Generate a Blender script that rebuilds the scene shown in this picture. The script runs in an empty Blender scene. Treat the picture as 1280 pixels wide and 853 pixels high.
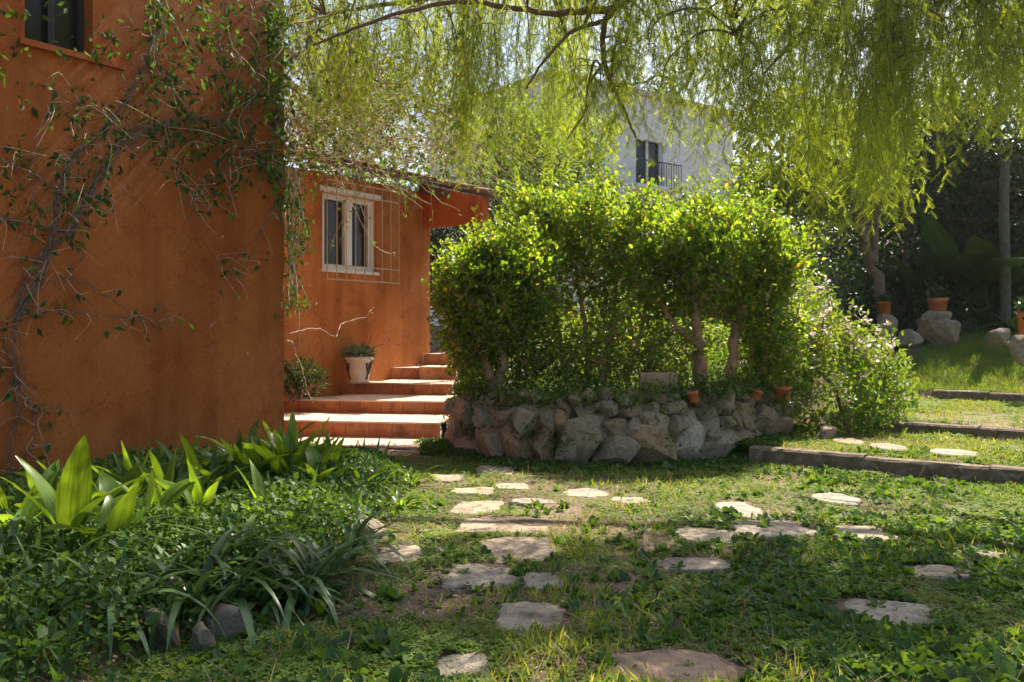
import bpy, math, random
import numpy as np
R = math.radians
C = bpy.context.scene.collection
sc = bpy.context.scene
rng = np.random.default_rng(7)
random.seed(7)

# ------------------------------------------------------------------ camera, sky, sun, exposure
F, CX, HY, H = 1100.0, 640.0, 415.0, 1.45          # focal length and horizon in photo pixels, eye height
cam = bpy.data.cameras.new('camera'); cam.sensor_width = 36; cam.lens = 36 * F / 1280
cam.shift_y = -(426.5 - HY) / 1280; cam.clip_end = 2000; cam.clip_start = 0.05
cob = bpy.data.objects.new('camera', cam); C.objects.link(cob)
cob.location = (0, 0, H); cob.rotation_euler = (R(90), 0, 0); sc.camera = cob
SUN_AZ, SUN_EL = 36.2, 49.0                          # degrees right of the view axis, above the horizon
w = bpy.data.worlds.new('World'); sc.world = w; w.use_nodes = True
nt = w.node_tree; bg = nt.nodes['Background']
sky = nt.nodes.new('ShaderNodeTexSky'); sky.sky_type = 'NISHITA'; sky.sun_disc = False
sky.sun_elevation = R(SUN_EL); sky.sun_rotation = R(SUN_AZ); sky.dust_density = 2.5; sky.air_density = 1.0
nt.links.new(sky.outputs[0], bg.inputs[0]); bg.inputs[1].default_value = 0.088
sl = bpy.data.lights.new('sun', 'SUN'); sl.energy = 5.0; sl.angle = R(0.55); sl.color = (1, 0.90, 0.74)
so = bpy.data.objects.new('sun', sl); C.objects.link(so)
so.rotation_euler = (R(-(90 - SUN_EL)), 0, R(-SUN_AZ)); so.location = (10, 12, 20)
sc.view_settings.view_transform = 'Standard'; sc.view_settings.look = 'None'
sc.view_settings.exposure = 1.22; sc.view_settings.gamma = 1.0
sc.render.engine = 'CYCLES'
cy = sc.cycles; cy.use_denoising = True; cy.max_bounces = 7; cy.diffuse_bounces = 4; cy.transmission_bounces = 5
cy.transparent_max_bounces = 6; cy.caustics_reflective = False; cy.caustics_refractive = False

# ------------------------------------------------------------------ helpers
def PX(px, py, Y):                                   # photo pixel at depth Y -> world
    return np.array([(px - CX) / F * Y, Y, H + (HY - py) * Y / F])
def G(px, py, z=0.0):                                # photo pixel on level z
    Y = F * (H - z) / (py - HY)
    return np.array([(px - CX) / F * Y, Y, z])
def nrm(v):
    return v / np.maximum(np.linalg.norm(v, axis=-1, keepdims=True), 1e-9)
def S(t, a, b):
    k = np.clip((t - a) / (b - a), 0, 1); return k * k * (3 - 2 * k)
_lat = rng.random((64, 64))
def noise2(x, y, s=1.0, seed=0):
    x = np.asarray(x, float) * s + 17.3 * seed; y = np.asarray(y, float) * s + 5.7 * seed
    xi = np.floor(x).astype(int); yi = np.floor(y).astype(int); fx = x - xi; fy = y - yi
    fx = fx * fx * (3 - 2 * fx); fy = fy * fy * (3 - 2 * fy)
    g = lambda a, b: _lat[a % 64, b % 64]
    return (g(xi, yi) * (1 - fx) + g(xi + 1, yi) * fx) * (1 - fy) + (g(xi, yi + 1) * (1 - fx) + g(xi + 1, yi + 1) * fx) * fy
def fbm(x, y, s=1.0, seed=0):
    return .55 * noise2(x, y, s, seed) + .3 * noise2(x, y, s * 2.1, seed + 1) + .15 * noise2(x, y, s * 4.3, seed + 2)

class MB:                                            # collects arrays of vertices and faces
    def __init__(s): s.v = []; s.f3 = []; s.f4 = []; s.n = 0
    def add(s, V, Fc):
        V = np.asarray(V, float).reshape(-1, 3); Fc = np.asarray(Fc, int)
        if len(V) == 0 or len(Fc) == 0: return s
        (s.f3 if Fc.shape[1] == 3 else s.f4).append(Fc + s.n); s.v.append(V); s.n += len(V); return s
    def mesh(s, name, smooth=True):
        V = np.concatenate(s.v) if s.v else np.zeros((0, 3))
        f3 = np.concatenate(s.f3) if s.f3 else np.zeros((0, 3), int)
        f4 = np.concatenate(s.f4) if s.f4 else np.zeros((0, 4), int)
        me = bpy.data.meshes.new(name)
        me.vertices.add(len(V)); me.vertices.foreach_set('co', V.astype(np.float32).ravel())
        nl = f3.size + f4.size
        me.loops.add(nl); me.loops.foreach_set('vertex_index', np.concatenate([f3.ravel(), f4.ravel()]).astype(np.int32))
        np_ = len(f3) + len(f4); me.polygons.add(np_)
        st = np.concatenate([np.arange(len(f3)) * 3, f3.size + np.arange(len(f4)) * 4]).astype(np.int32)
        me.polygons.foreach_set('loop_start', st)
        me.polygons.foreach_set('use_smooth', np.full(np_, smooth))
        me.update(calc_edges=True); return me
def obj(name, data, mat=None, parent=None, loc=None, smooth=True):
    if isinstance(data, MB): data = data.mesh(name, smooth)
    if mat is not None and data is not None and len(data.materials) == 0: data.materials.append(mat)
    o = bpy.data.objects.new(name, data); C.objects.link(o)
    if parent is not None: o.parent = parent
    if loc is not None: o.location = loc
    return o
def tag(o, label, cat, group=None):
    o['label'] = label; o['category'] = cat
    if group: o['group'] = group
    return o
def thing(name, label, cat, loc=(0, 0, 0), group=None):
    o = bpy.data.objects.new(name, None); C.objects.link(o); o.location = loc; o.empty_display_size = .1
    return tag(o, label, cat, group)
def put(name, mb, mat, root, smooth=True):           # a part whose vertices are in world space, under a root at root.location
    o = obj(name, mb, mat, root, smooth=smooth); o.location = tuple(-np.array(root.location)); return o

def tube(pts, rad, sides=5):
    P = np.asarray(pts, float); n = len(P); r = np.broadcast_to(np.asarray(rad, float), (n,))
    t = nrm(np.gradient(P, axis=0)); ref = np.array([0.31, 0.17, 0.93])
    if abs(np.dot(t.mean(0), ref)) > .9: ref = np.array([.9, .3, .1])
    a = nrm(np.cross(t, ref)); b = np.cross(t, a)
    th = np.arange(sides) / sides * 2 * np.pi
    V = P[:, None] + r[:, None, None] * (np.cos(th)[None, :, None] * a[:, None] + np.sin(th)[None, :, None] * b[:, None])
    i = np.arange(n - 1)[:, None] * sides; j = np.arange(sides)[None]; k = (j + 1) % sides
    Fc = np.stack([i + j, i + k, i + sides + k, i + sides + j], -1).reshape(-1, 4)
    return V.reshape(-1, 3), Fc
def curve(pts, m=24):                                # Catmull-Rom through points
    P = np.asarray(pts, float); P = np.vstack([2 * P[0] - P[1], P, 2 * P[-1] - P[-2]])
    out = []; ns = len(P) - 3; per = max(2, m // ns)
    for i in range(ns):
        a, b, c, d = P[i:i + 4]
        for t in np.arange(per) / per:
            out.append(.5 * (2 * b + (c - a) * t + (2 * a - 5 * b + 4 * c - d) * t * t + (3 * b - a - 3 * c + d) * t ** 3))
    out.append(P[-2]); return np.array(out)
def box(mb, o, u, v, wv):                            # box from a corner and three edge vectors
    o, u, v, wv = [np.asarray(k, float) for k in (o, u, v, wv)]
    V = [o, o + u, o + u + v, o + v, o + wv, o + u + wv, o + u + v + wv, o + v + wv]
    Fc = [[0, 3, 2, 1], [4, 5, 6, 7], [0, 1, 5, 4], [1, 2, 6, 5], [2, 3, 7, 6], [3, 0, 4, 7]]
    if np.dot(np.cross(u, v), wv) < 0: Fc = [f[::-1] for f in Fc]
    mb.add(V, Fc); return mb
def prism(mb, poly, z0, z1, inset=0, drop=0):        # vertical prism of a CCW polygon; softened rim when inset > 0
    P = np.asarray(poly, float)[:, :2]; n = len(P); c = P.mean(0)
    rings = [np.c_[P, np.full(n, z0)]]
    if inset:
        rings += [np.c_[P, np.full(n, z1 - drop)], np.c_[c + (P - c) * (1 - inset), np.full(n, z1)]]
    else: rings += [np.c_[P, np.full(n, z1)]]
    V = np.vstack(rings); Fs = []
    for k in range(len(rings) - 1):
        for i in range(n): Fs.append([k * n + i, k * n + (i + 1) % n, (k + 1) * n + (i + 1) % n, (k + 1) * n + i])
    top = (len(rings) - 1) * n; ci = len(V)
    zc = z1
    V = np.vstack([V, [[c[0], c[1], zc]]])
    mb2 = [[top + i, top + (i + 1) % n, ci] for i in range(n)]
    b = mb.n; mb.add(V, Fs); mb.f3.append(np.array(mb2) + b); return mb
def frames(d, hint):                                 # columns x, y=d, z
    y = nrm(d); x = nrm(np.cross(y, hint)); z = np.cross(x, y); return np.stack([x, y, z], -1)
def scatter(mb, tv, tf, M, T, sc_=None):
    tv = np.asarray(tv, float); tf = np.asarray(tf, int); n = len(T)
    if sc_ is not None: M = M * np.asarray(sc_).reshape(-1, 1, 1)
    V = np.einsum('nij,kj->nki', M, tv) + np.asarray(T)[:, None]
    Fc = (tf[None] + (np.arange(n) * len(tv))[:, None, None]).reshape(-1, tf.shape[1])
    mb.add(V.reshape(-1, 3), Fc); return mb
def rdir(n, up=0.0):
    v = rng.normal(size=(n, 3)); v = nrm(v); v[:, 2] += up; return nrm(v)

# leaf templates, length 1 along +y
LEAF_ROUND = (np.array([[0, 0, 0], [-.33, .62, .05], [.33, .62, .05], [0, .55, -.03], [0, 1, .02]]),
              np.array([[0, 2, 3], [2, 4, 3], [4, 1, 3], [1, 0, 3]]))
LEAF_WEED = (np.array([[0, 0, 0], [-.22, .22, .05], [-.36, .5, .09], [-.26, .8, .06], [0, 1, -.03], [.26, .8, .06], [.36, .5, .09], [.22, .22, .05], [0, .5, 0]]), np.array([[k + 1, k, 8] for k in range(7)] + [[0, 7, 8]]))
LEAF_OVAL = (np.array([[0, 0, 0], [-.24, .4, .06], [.24, .4, .06], [0, .45, -.02], [0, 1, -.06]]),
             np.array([[0, 2, 3], [2, 4, 3], [4, 1, 3], [1, 0, 3]]))
LEAF_FLAT = (np.array([[0, 0, 0], [.3, .5, .06], [0, 1, 0], [-.3, .5, .06]]), np.array([[0, 1, 2, 3]]))
LEAF_LONG = (np.array([[0, 0, 0], [.09, .4, .03], [0, 1, -.1], [-.09, .4, .03]]), np.array([[0, 1, 2, 3]]))
def clover_template():
    V = []; Fc = []
    for k in range(3):
        a = k * 2.094; c, s = math.cos(a), math.sin(a)
        for (x, y, z) in ((0, .02, .0), (.34, .5, .13), (0, .95, .1), (-.34, .5, .13)):
            V.append((c * x - s * y, s * x + c * y, z + 1.2))
        Fc.append([4 * k, 4 * k + 1, 4 * k + 2, 4 * k + 3])
    V += [(-.05, 0, 0), (.05, 0, 0), (.03, 0, 1.2), (-.03, 0, 1.2)]; Fc.append([12, 13, 14, 15])
    return np.array(V), np.array(Fc)
CLOVER = clover_template()
BLADE = (np.array([[-.05, 0, 0], [.05, 0, 0], [.045, .12, .5], [-.045, .12, .5], [.0, .42, .95], [0, .42, .95]]),
         np.array([[0, 1, 2, 3], [3, 2, 4, 5]]))
def compound_template(pairs=9):
    V = [(-.012, 0, 0), (.012, 0, 0), (.004, 1, -.06), (-.004, 1, -.06)]; Fc = [[0, 1, 2, 3]]
    for i in range(pairs):
        y = .1 + .86 * i / pairs; L = .27 * (1 - .45 * abs(i / pairs - .4))
        for s in (-1, 1):
            b = len(V); wd = .034
            dx, dy = s * .68, .73
            V += [(0, y, 0), (s * L * .3 + wd * dy, y + L * .45 - s * wd * dx, .02 * s), (s * L * .68, y + L * .73, -.05),
                  (s * L * .3 - wd * dy, y + L * .45 + s * wd * dx, .02)]
            Fc.append([b, b + 1, b + 2, b + 3])
    return np.array(V), np.array(Fc)
COMPOUND = compound_template()
PINN = compound_template(6)

# ------------------------------------------------------------------ materials
def newmat(name):
    m = bpy.data.materials.new(name); m.use_nodes = True; t = m.node_tree
    return m, t, t.nodes['Principled BSDF'], t.nodes['Material Output']
def N(t, kind, **kw):
    n = t.nodes.new(kind)
    for k, v in kw.items():
        if k in n.inputs: n.inputs[k].default_value = v
        else: setattr(n, k, v)
    return n
def coords(t, scale=(1, 1, 1), kind='Object'):
    tc = N(t, 'ShaderNodeTexCoord'); mp = N(t, 'ShaderNodeMapping'); mp.inputs['Scale'].default_value = scale
    t.links.new(tc.outputs[kind], mp.inputs[0]); return mp.outputs[0]
def ramp(t, fac, stops):
    r = N(t, 'ShaderNodeValToRGB'); e = r.color_ramp.elements
    while len(e) < len(stops): e.new(.5)
    for el, (p, c) in zip(e, stops): el.position = p; el.color = (*c, 1)
    t.links.new(fac, r.inputs[0]); return r.outputs[0]
def mix(t, fac, a, b, mode='MIX'):
    m = N(t, 'ShaderNodeMix', data_type='RGBA', blend_type=mode)
    for s, v in ((m.inputs[0], fac), (m.inputs[6], a), (m.inputs[7], b)):
        if hasattr(v, 'is_linked') or isinstance(v, bpy.types.NodeSocket): t.links.new(v, s)
        elif isinstance(v, (int, float)): s.default_value = v
        else: s.default_value = (*v, 1)
    return m.outputs[2]
def bump(t, bs, h, strength, dist):
    b = N(t, 'ShaderNodeBump'); b.inputs['Strength'].default_value = strength; b.inputs['Distance'].default_value = dist
    t.links.new(h, b.inputs['Height']); t.links.new(b.outputs[0], bs.inputs['Normal']); return b
def leaf_mat(name, stops, trans=.45, tcol=(1.25, 1.15, .45), rough=.42, spec=.45, patch=None, veins=False):
    m, t, bs, out = newmat(name); L = t.links
    g = N(t, 'ShaderNodeNewGeometry')
    col = ramp(t, g.outputs['Random Per Island'], stops)
    if patch is not None:
        nz = N(t, 'ShaderNodeTexNoise', Scale=patch[1]); L.new(coords(t), nz.inputs['Vector'])
        f = ramp(t, nz.outputs[0], [(.42, (0, 0, 0)), (.6, (1, 1, 1))])
        mm = mix(t, f, col, patch[0]); 
        col = mm
    if veins:
        nv = N(t, 'ShaderNodeTexNoise', Scale=1.0, Detail=3.0); L.new(coords(t, (75, 4, 2)), nv.inputs['Vector'])
        col = mix(t, 1.0, col, ramp(t, nv.outputs[0], [(.35, (.62, .66, .6)), (.5, (1, 1, 1)), (.68, (1.28, 1.2, 1.1))]), 'MULTIPLY')
        nb = N(t, 'ShaderNodeTexNoise', Scale=6.5, Detail=5.0, Roughness=.7); oi = N(t, 'ShaderNodeObjectInfo'); tcn = N(t, 'ShaderNodeTexCoord'); va = N(t, 'ShaderNodeVectorMath', operation='MULTIPLY_ADD')
        cx = N(t, 'ShaderNodeCombineXYZ'); L.new(oi.outputs['Random'], cx.inputs[0]); L.new(cx.outputs[0], va.inputs[0]); va.inputs[1].default_value = (37, 37, 37); L.new(tcn.outputs['Object'], va.inputs[2]); L.new(va.outputs[0], nb.inputs['Vector'])
        col = mix(t, ramp(t, nb.outputs[0], [(.66, (0, 0, 0)), (.74, (.8, .8, .8))]), col, (.24, .17, .06))
        hs = N(t, 'ShaderNodeHueSaturation'); L.new(col, hs.inputs['Color']); mr_ = N(t, 'ShaderNodeMapRange'); mr_.inputs[3].default_value = .55; mr_.inputs[4].default_value = 1.2; L.new(oi.outputs['Random'], mr_.inputs[0]); L.new(mr_.outputs[0], hs.inputs['Value']); col = hs.outputs[0]
    L.new(col, bs.inputs['Base Color']); bs.inputs['Roughness'].default_value = rough
    bs.inputs['Specular IOR Level'].default_value = spec
    tr = N(t, 'ShaderNodeBsdfTranslucent'); tc = mix(t, 1.0, col, tcol, 'MULTIPLY')
    # a leaf passes about as much light as it reflects, but yellower
    L.new(tc, tr.inputs[0])
    ms = N(t, 'ShaderNodeMixShader'); ms.inputs[0].default_value = trans
    L.new(bs.outputs[0], ms.inputs[1]); L.new(tr.outputs[0], ms.inputs[2]); L.new(ms.outputs[0], out.inputs[0])
    return m
def plain(name, col, rough=.6, var=.25, scale=8, bmp=0, bscale=40, metal=0, col2=None):
    m, t, bs, out = newmat(name)
    nz = N(t, 'ShaderNodeTexNoise', Scale=scale, Detail=5.0); t.links.new(coords(t), nz.inputs['Vector'])
    lo = col2 if col2 is not None else tuple(c * (1 - var) for c in col); hi = tuple(min(1, c * (1 + var)) for c in col) if col2 is None else col
    t.links.new(ramp(t, nz.outputs[0], [(.3, lo), (.7, hi)]), bs.inputs['Base Color'])
    bs.inputs['Roughness'].default_value = rough; bs.inputs['Metallic'].default_value = metal
    if bmp:
        n2 = N(t, 'ShaderNodeTexNoise', Scale=bscale, Detail=4.0); t.links.new(coords(t), n2.inputs['Vector'])
        bump(t, bs, n2.outputs[0], .8, bmp)
    return m
def plaster(name, base, dark, pale):
    m, t, bs, out = newmat(name); L = t.links; co = coords(t)
    n1 = N(t, 'ShaderNodeTexNoise', Scale=.9, Detail=6.0, Roughness=.6); L.new(co, n1.inputs['Vector'])
    c = ramp(t, n1.outputs[0], [(.3, dark), (.5, base), (.72, pale)])
    ms = N(t, 'ShaderNodeTexNoise', Scale=1.0, Detail=5.0); L.new(coords(t, (2.5, 2.5, .35)), ms.inputs['Vector'])
    st = ramp(t, ms.outputs[0], [(.46, (1, 1, 1)), (.62, (.78, .72, .68)), (.78, (.6, .54, .5))])
    c = mix(t, 1.0, c, st, 'MULTIPLY')
    nm = N(t, 'ShaderNodeTexNoise', Scale=2.7, Detail=9.0, Roughness=.72, Distortion=.6); L.new(co, nm.inputs['Vector'])
    c = mix(t, 1.0, c, ramp(t, nm.outputs[0], [(.32, (.74, .68, .63)), (.48, (.97, .96, .95)), (.6, (1, 1, 1)), (.72, (1.14, 1.2, 1.3))]), 'MULTIPLY')
    vc = N(t, 'ShaderNodeTexVoronoi', Scale=.8, feature='DISTANCE_TO_EDGE'); dn = N(t, 'ShaderNodeTexNoise', Scale=2.2, Detail=5.0); L.new(co, dn.inputs['Vector'])
    mv = N(t, 'ShaderNodeMix', data_type='VECTOR'); mv.inputs[0].default_value = .35; L.new(co, mv.inputs[4]); L.new(dn.outputs['Color'], mv.inputs[5]); L.new(mv.outputs[1], vc.inputs['Vector'])
    c = mix(t, ramp(t, vc.outputs['Distance'], [(.0, (.45, .45, .45)), (.0045, (0, 0, 0))]), c, (.12, .05, .025))
    n2 = N(t, 'ShaderNodeTexNoise', Scale=42.0, Detail=3.0, Roughness=.65); L.new(co, n2.inputs['Vector'])
    sp = ramp(t, n2.outputs[0], [(.34, (.72, .66, .6)), (.5, (1, 1, 1)), (.7, (1.0, 1.0, 1.0))])
    c = mix(t, .8, c, sp, 'MULTIPLY')
    v = N(t, 'ShaderNodeTexVoronoi', Scale=2.4); L.new(co, v.inputs['Vector'])
    chip = ramp(t, v.outputs['Distance'], [(.025, (1, 1, 1)), (.04, (0, 0, 0))])
    c = mix(t, chip, c, (.42, .33, .24))
    L.new(c, bs.inputs['Base Color']); bs.inputs['Roughness'].default_value = .9; bs.inputs['Specular IOR Level'].default_value = .2
    n3 = N(t, 'ShaderNodeTexNoise', Scale=70.0, Detail=4.0, Roughness=.6); L.new(co, n3.inputs['Vector'])
    n4 = N(t, 'ShaderNodeTexNoise', Scale=5.0, Detail=3.0); L.new(co, n4.inputs['Vector'])
    ad = N(t, 'ShaderNodeMath', operation='MULTIPLY_ADD'); ad.inputs[1].default_value = 3.0
    L.new(n4.outputs[0], ad.inputs[0]); L.new(n3.outputs[0], ad.inputs[2])
    bump(t, bs, ad.outputs[0], .9, .006); return m
def stone(name, cols, lichen=(.36, .36, .32), moss=.0):
    m, t, bs, out = newmat(name); L = t.links; co = coords(t)
    oi = N(t, 'ShaderNodeObjectInfo')
    va = N(t, 'ShaderNodeVectorMath', operation='SCALE'); L.new(oi.outputs['Random'], va.inputs['Scale']); va.inputs[0].default_value = (13, 7, 19)
    ad = N(t, 'ShaderNodeVectorMath', operation='ADD'); L.new(co, ad.inputs[0]); L.new(va.outputs[0], ad.inputs[1]); co = ad.outputs[0]
    base = ramp(t, oi.outputs['Random'], cols)
    n1 = N(t, 'ShaderNodeTexNoise', Scale=5.0, Detail=7.0, Roughness=.65); L.new(co, n1.inputs['Vector'])
    c = mix(t, 1.0, base, ramp(t, n1.outputs[0], [(.28, (.42, .38, .34)), (.5, (.95, .95, .95)), (.72, (1.25, 1.22, 1.15))]), 'MULTIPLY')
    n2 = N(t, 'ShaderNodeTexNoise', Scale=11.0, Detail=4.0); L.new(co, n2.inputs['Vector'])
    c = mix(t, ramp(t, n2.outputs[0], [(.55, (0, 0, 0)), (.66, (.7, .7, .7))]), c, lichen)
    L.new(c, bs.inputs['Base Color']); bs.inputs['Roughness'].default_value = .88; bs.inputs['Specular IOR Level'].default_value = .25
    n3 = N(t, 'ShaderNodeTexNoise', Scale=16.0, Detail=8.0, Roughness=.68); L.new(co, n3.inputs['Vector'])
    bump(t, bs, n3.outputs[0], 1.0, .05); return m

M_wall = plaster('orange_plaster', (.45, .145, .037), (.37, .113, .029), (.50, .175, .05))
M_wall_lit = plaster('lit_orange_plaster', (.58, .20, .055), (.48, .155, .04), (.62, .24, .075))  # near wall's plaster, lightened: the wing's stronger light is put into the colour
M_red = plaster('red_orange_plaster', (.50, .12, .028), (.43, .10, .024), (.54, .14, .035))
M_white_pl = plain('white_plaster', (.78, .78, .76), .85, .06, 3, .003, 60)
M_white_paint = plain('white_paint', (.78, .77, .72), .45, .1, 20)
M_grille = plain('pale_iron', (.50, .36, .26), .6, .25, 30)
M_iron = plain('dark_iron', (.03, .03, .035), .5, .2, 30)
M_frame_dark = plain('dark_frame', (.025, .02, .016), .6, .3, 20)
M_terra = plain('terracotta', (.60, .21, .085), .8, .0, 7, .004, 60, col2=(.42, .13, .055))
# tiles
def tile_mat(name, cols, rough):
    m, t, bs, out = newmat(name); L = t.links; co = coords(t); oi = N(t, 'ShaderNodeObjectInfo')
    c = ramp(t, oi.outputs['Random'], cols)
    n1 = N(t, 'ShaderNodeTexNoise', Scale=7.0, Detail=7.0, Roughness=.65); L.new(co, n1.inputs['Vector'])
    c = mix(t, 1.0, c, ramp(t, n1.outputs[0], [(.3, (.45, .40, .36)), (.47, (.92, .92, .92)), (.7, (1.2, 1.2, 1.2))]), 'MULTIPLY')
    L.new(c, bs.inputs['Base Color']); bs.inputs['Roughness'].default_value = rough
    n2 = N(t, 'ShaderNodeTexNoise', Scale=45.0, Detail=4.0); L.new(co, n2.inputs['Vector']); bump(t, bs, n2.outputs[0], .8, .005); return m
M_rtile = tile_mat('riser_terracotta', [(0, (.36, .13, .055)), (.3, (.50, .20, .08)), (.6, (.42, .155, .065)), (1, (.58, .27, .12))], .75)
M_ttile = plain('tread_tile', (.74, .57, .46), .7, .0, 6, .004, 50, col2=(.58, .41, .31))
M_roof = plain('roof_clay', (.36, .16, .09), .9, .0, 5, .006, 40, col2=(.17, .09, .06))
M_wood = plain('brown_timber', (.15, .06, .03), .75, .3, 12, .004, 40)
M_soil = None
M_bark = plain('bark', (.17, .12, .085), .9, .35, 10, .02, 22)
M_bark_jade = plain('jade_bark', (.34, .21, .13), .85, .3, 9, .015, 18)
M_bark_grey = plain('grey_vine_bark', (.17, .13, .10), .95, .45, 22, .02, 60)
M_twig = plain('dry_twig', (.50, .40, .29), .85, .3, 12)
M_twig_dark = plain('olive_twig', (.12, .11, .05), .85, .3, 12)
M_stone = stone('wall_stone', [(0, (.56, .42, .27)), (.2, (.66, .55, .41)), (.4, (.48, .37, .26)), (.52, (.60, .38, .20)), (.66, (.52, .45, .36)), (.82, (.55, .36, .20)), (1, (.72, .66, .56))], lichen=(.52, .50, .44))
M_flag = stone('flag_stone', [(0, (.44, .36, .27)), (.25, (.54, .46, .36)), (.45, (.55, .36, .23)), (.6, (.48, .43, .36)), (.8, (.56, .41, .28)), (1, (.54, .49, .40))], lichen=(.24, .20, .14))
M_boulder = stone('boulder_stone', [(0, (.44, .35, .25)), (.5, (.50, .42, .31)), (1, (.46, .39, .29))])
M_kerb = stone('kerb_stone', [(0, (.22, .17, .12)), (1, (.27, .2, .14))], lichen=(.4, .36, .3))
M_conc = plain('concrete', (.42, .40, .37), .9, .2, 6, .004, 50)
def soil_mat():
    m, t, bs, out = newmat('soil'); L = t.links; co = coords(t)
    n1 = N(t, 'ShaderNodeTexNoise', Scale=1.1, Detail=6.0); L.new(co, n1.inputs['Vector'])
    c = ramp(t, n1.outputs[0], [(.3, (.12, .08, .05)), (.5, (.22, .155, .10)), (.7, (.33, .25, .17))])
    n2 = N(t, 'ShaderNodeTexNoise', Scale=28.0, Detail=6.0, Roughness=.7); L.new(co, n2.inputs['Vector'])
    c = mix(t, 1.0, c, ramp(t, n2.outputs[0], [(.3, (.5, .48, .45)), (.55, (1, 1, 1)), (.75, (1.35, 1.3, 1.2))]), 'MULTIPLY')
    n3 = N(t, 'ShaderNodeTexNoise', Scale=.16, Detail=3.0); L.new(co, n3.inputs['Vector'])
    L.new(c, bs.inputs['Base Color']); bs.inputs['Roughness'].default_value = .95
    bump(t, bs, n2.outputs[0], 1.0, .04); return m
M_soil = soil_mat()
def glass():
    m, t, bs, out = newmat('window_glass'); bs.inputs['Base Color'].default_value = (.02, .025, .025, 1)
    bs.inputs['Roughness'].default_value = .06; bs.inputs['Specular IOR Level'].default_value = .3
    return m
M_glass = glass()
M_dark = plain('dark_interior', (.02, .018, .015), .9, .2)
L_jade = leaf_mat('jade_leaf', [(0, (.05, .11, .02)), (.4, (.085, .165, .026)), (.8, (.14, .22, .035)), (.985, (.22, .29, .05)), (1, (.34, .20, .06))], .52, (3.4, 2.8, .65), .38)
L_pepper = leaf_mat('pepper_leaf', [(0, (.13, .20, .04)), (.6, (.19, .28, .05)), (1, (.29, .35, .07))], .6, (2.4, 2.05, .5), .5)
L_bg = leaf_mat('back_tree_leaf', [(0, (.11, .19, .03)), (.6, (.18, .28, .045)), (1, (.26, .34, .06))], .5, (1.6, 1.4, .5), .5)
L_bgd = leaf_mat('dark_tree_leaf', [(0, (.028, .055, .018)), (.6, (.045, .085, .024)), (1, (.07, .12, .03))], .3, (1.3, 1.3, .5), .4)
L_ivy = leaf_mat('vine_leaf', [(0, (.05, .10, .022)), (.6, (.09, .17, .03)), (1, (.2, .3, .05))], .45, (1.7, 1.6, .5), .4)
L_vine = leaf_mat('wall_vine_leaf', [(0, (.035, .075, .02)), (.6, (.06, .12, .025)), (1, (.13, .22, .04))], .4, (1.7, 1.6, .5), .55, .2)
L_clover = leaf_mat('clover_leaf', [(0, (.10, .20, .03)), (.6, (.15, .27, .04)), (1, (.22, .34, .06))], .4, (1.6, 1.4, .45), .65, .25, patch=((.22, .31, .06), 1.1))
L_grass = leaf_mat('grass_blade', [(0, (.16, .25, .035)), (.55, (.25, .34, .05)), (.85, (.33, .38, .07)), (1, (.48, .40, .2))], .45, (1.6, 1.4, .45), .45)
L_weed = leaf_mat('weed_leaf', [(0, (.045, .10, .028)), (.6, (.075, .155, .035)), (1, (.13, .23, .045))], .42, (1.7, 1.5, .45), .5, .35)
L_lily = leaf_mat('lily_leaf', [(0, (.11, .22, .03)), (1, (.17, .29, .04))], .55, (2.0, 1.7, .5), .33, .5, veins=True)
L_strap = leaf_mat('strap_leaf', [(0, (.07, .14, .055)), (1, (.11, .2, .06))], .35, (1.5, 1.5, .6), .3, .6, veins=True)
L_big = leaf_mat('large_dark_leaf', [(0, (.035, .07, .025)), (1, (.06, .11, .035))], .35, (1.6, 1.6, .5), .35, veins=True)
L_succ = leaf_mat('grey_green_leaf', [(0, (.12, .18, .11)), (1, (.22, .29, .18))], .3, (1.3, 1.3, .6), .45)
L_flower = leaf_mat('pale_pink_petal', [(0, (.72, .55, .52)), (1, (.85, .78, .72))], .45, (1, 1, 1), .6)
L_yellow = leaf_mat('yellow_petal', [(0, (.7, .5, .03)), (1, (.8, .6, .05))], .4, (1, 1, 1), .6)
L_litter = leaf_mat('dry_leaf', [(0, (.20, .12, .06)), (.6, (.33, .22, .12)), (1, (.48, .38, .24))], .2, (1, 1, 1), .7)

# ------------------------------------------------------------------ terrain
TH = 35.5
U = np.array([math.sin(R(TH)), math.cos(R(TH)), 0.0])       # along the house walls, away from the viewer
NV = np.array([math.cos(R(TH)), -math.sin(R(TH)), 0.0])     # out of the walls
Zv = np.array([0, 0, 1.0])
BEDX = ([2.5, 3.3, 3.9, 4.3, 4.9, 5.8, 6.8, 8.0, 9.1, 9.6], [-1.9, -1.75, -1.62, -1.45, -1.1, -1.03, -1.02, -1.0, -1.15, -1.6])
def hgt(x, y):
    x = np.asarray(x, float); y = np.asarray(y, float)
    p = .581 * x + .814 * y; q = .814 * x - .581 * y
    z = .05 * (fbm(x, y, .9, 3) - .5) + .03 * (noise2(x, y, 4, 5) - .5)
    mr = S(q, -4.15, -3.75) * S(x, 1.5, 2.0)
    ter = .15 * S(p, 9.62, 9.72) + .13 * S(p, 12.12, 12.22) + .16 * S(p, 16.62, 16.72) + .26 * np.clip(p - 16.9, 0, 3.6)
    z = z + mr * ter
    mb_ = S(y, 12.6, 13.6) * S(x, -.75, -.45) * (1 - mr)
    z = z + mb_ * 1.0 + S(y, 16.35, 16.6) * S(x, -2.5, -1.5) * (1 - S(x, -.75, -.45)) * 1.05
    z = z + .10 * np.clip(y - 18, 0, 40) * S(x, -30, -3) + .16 * np.clip(y - 58, 0, 90)
    e = np.interp(y, *BEDX)
    z = z + .12 * S(e - x, -.02, .45) * (1 - S(y, 8.7, 9.5))
    return z
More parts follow.
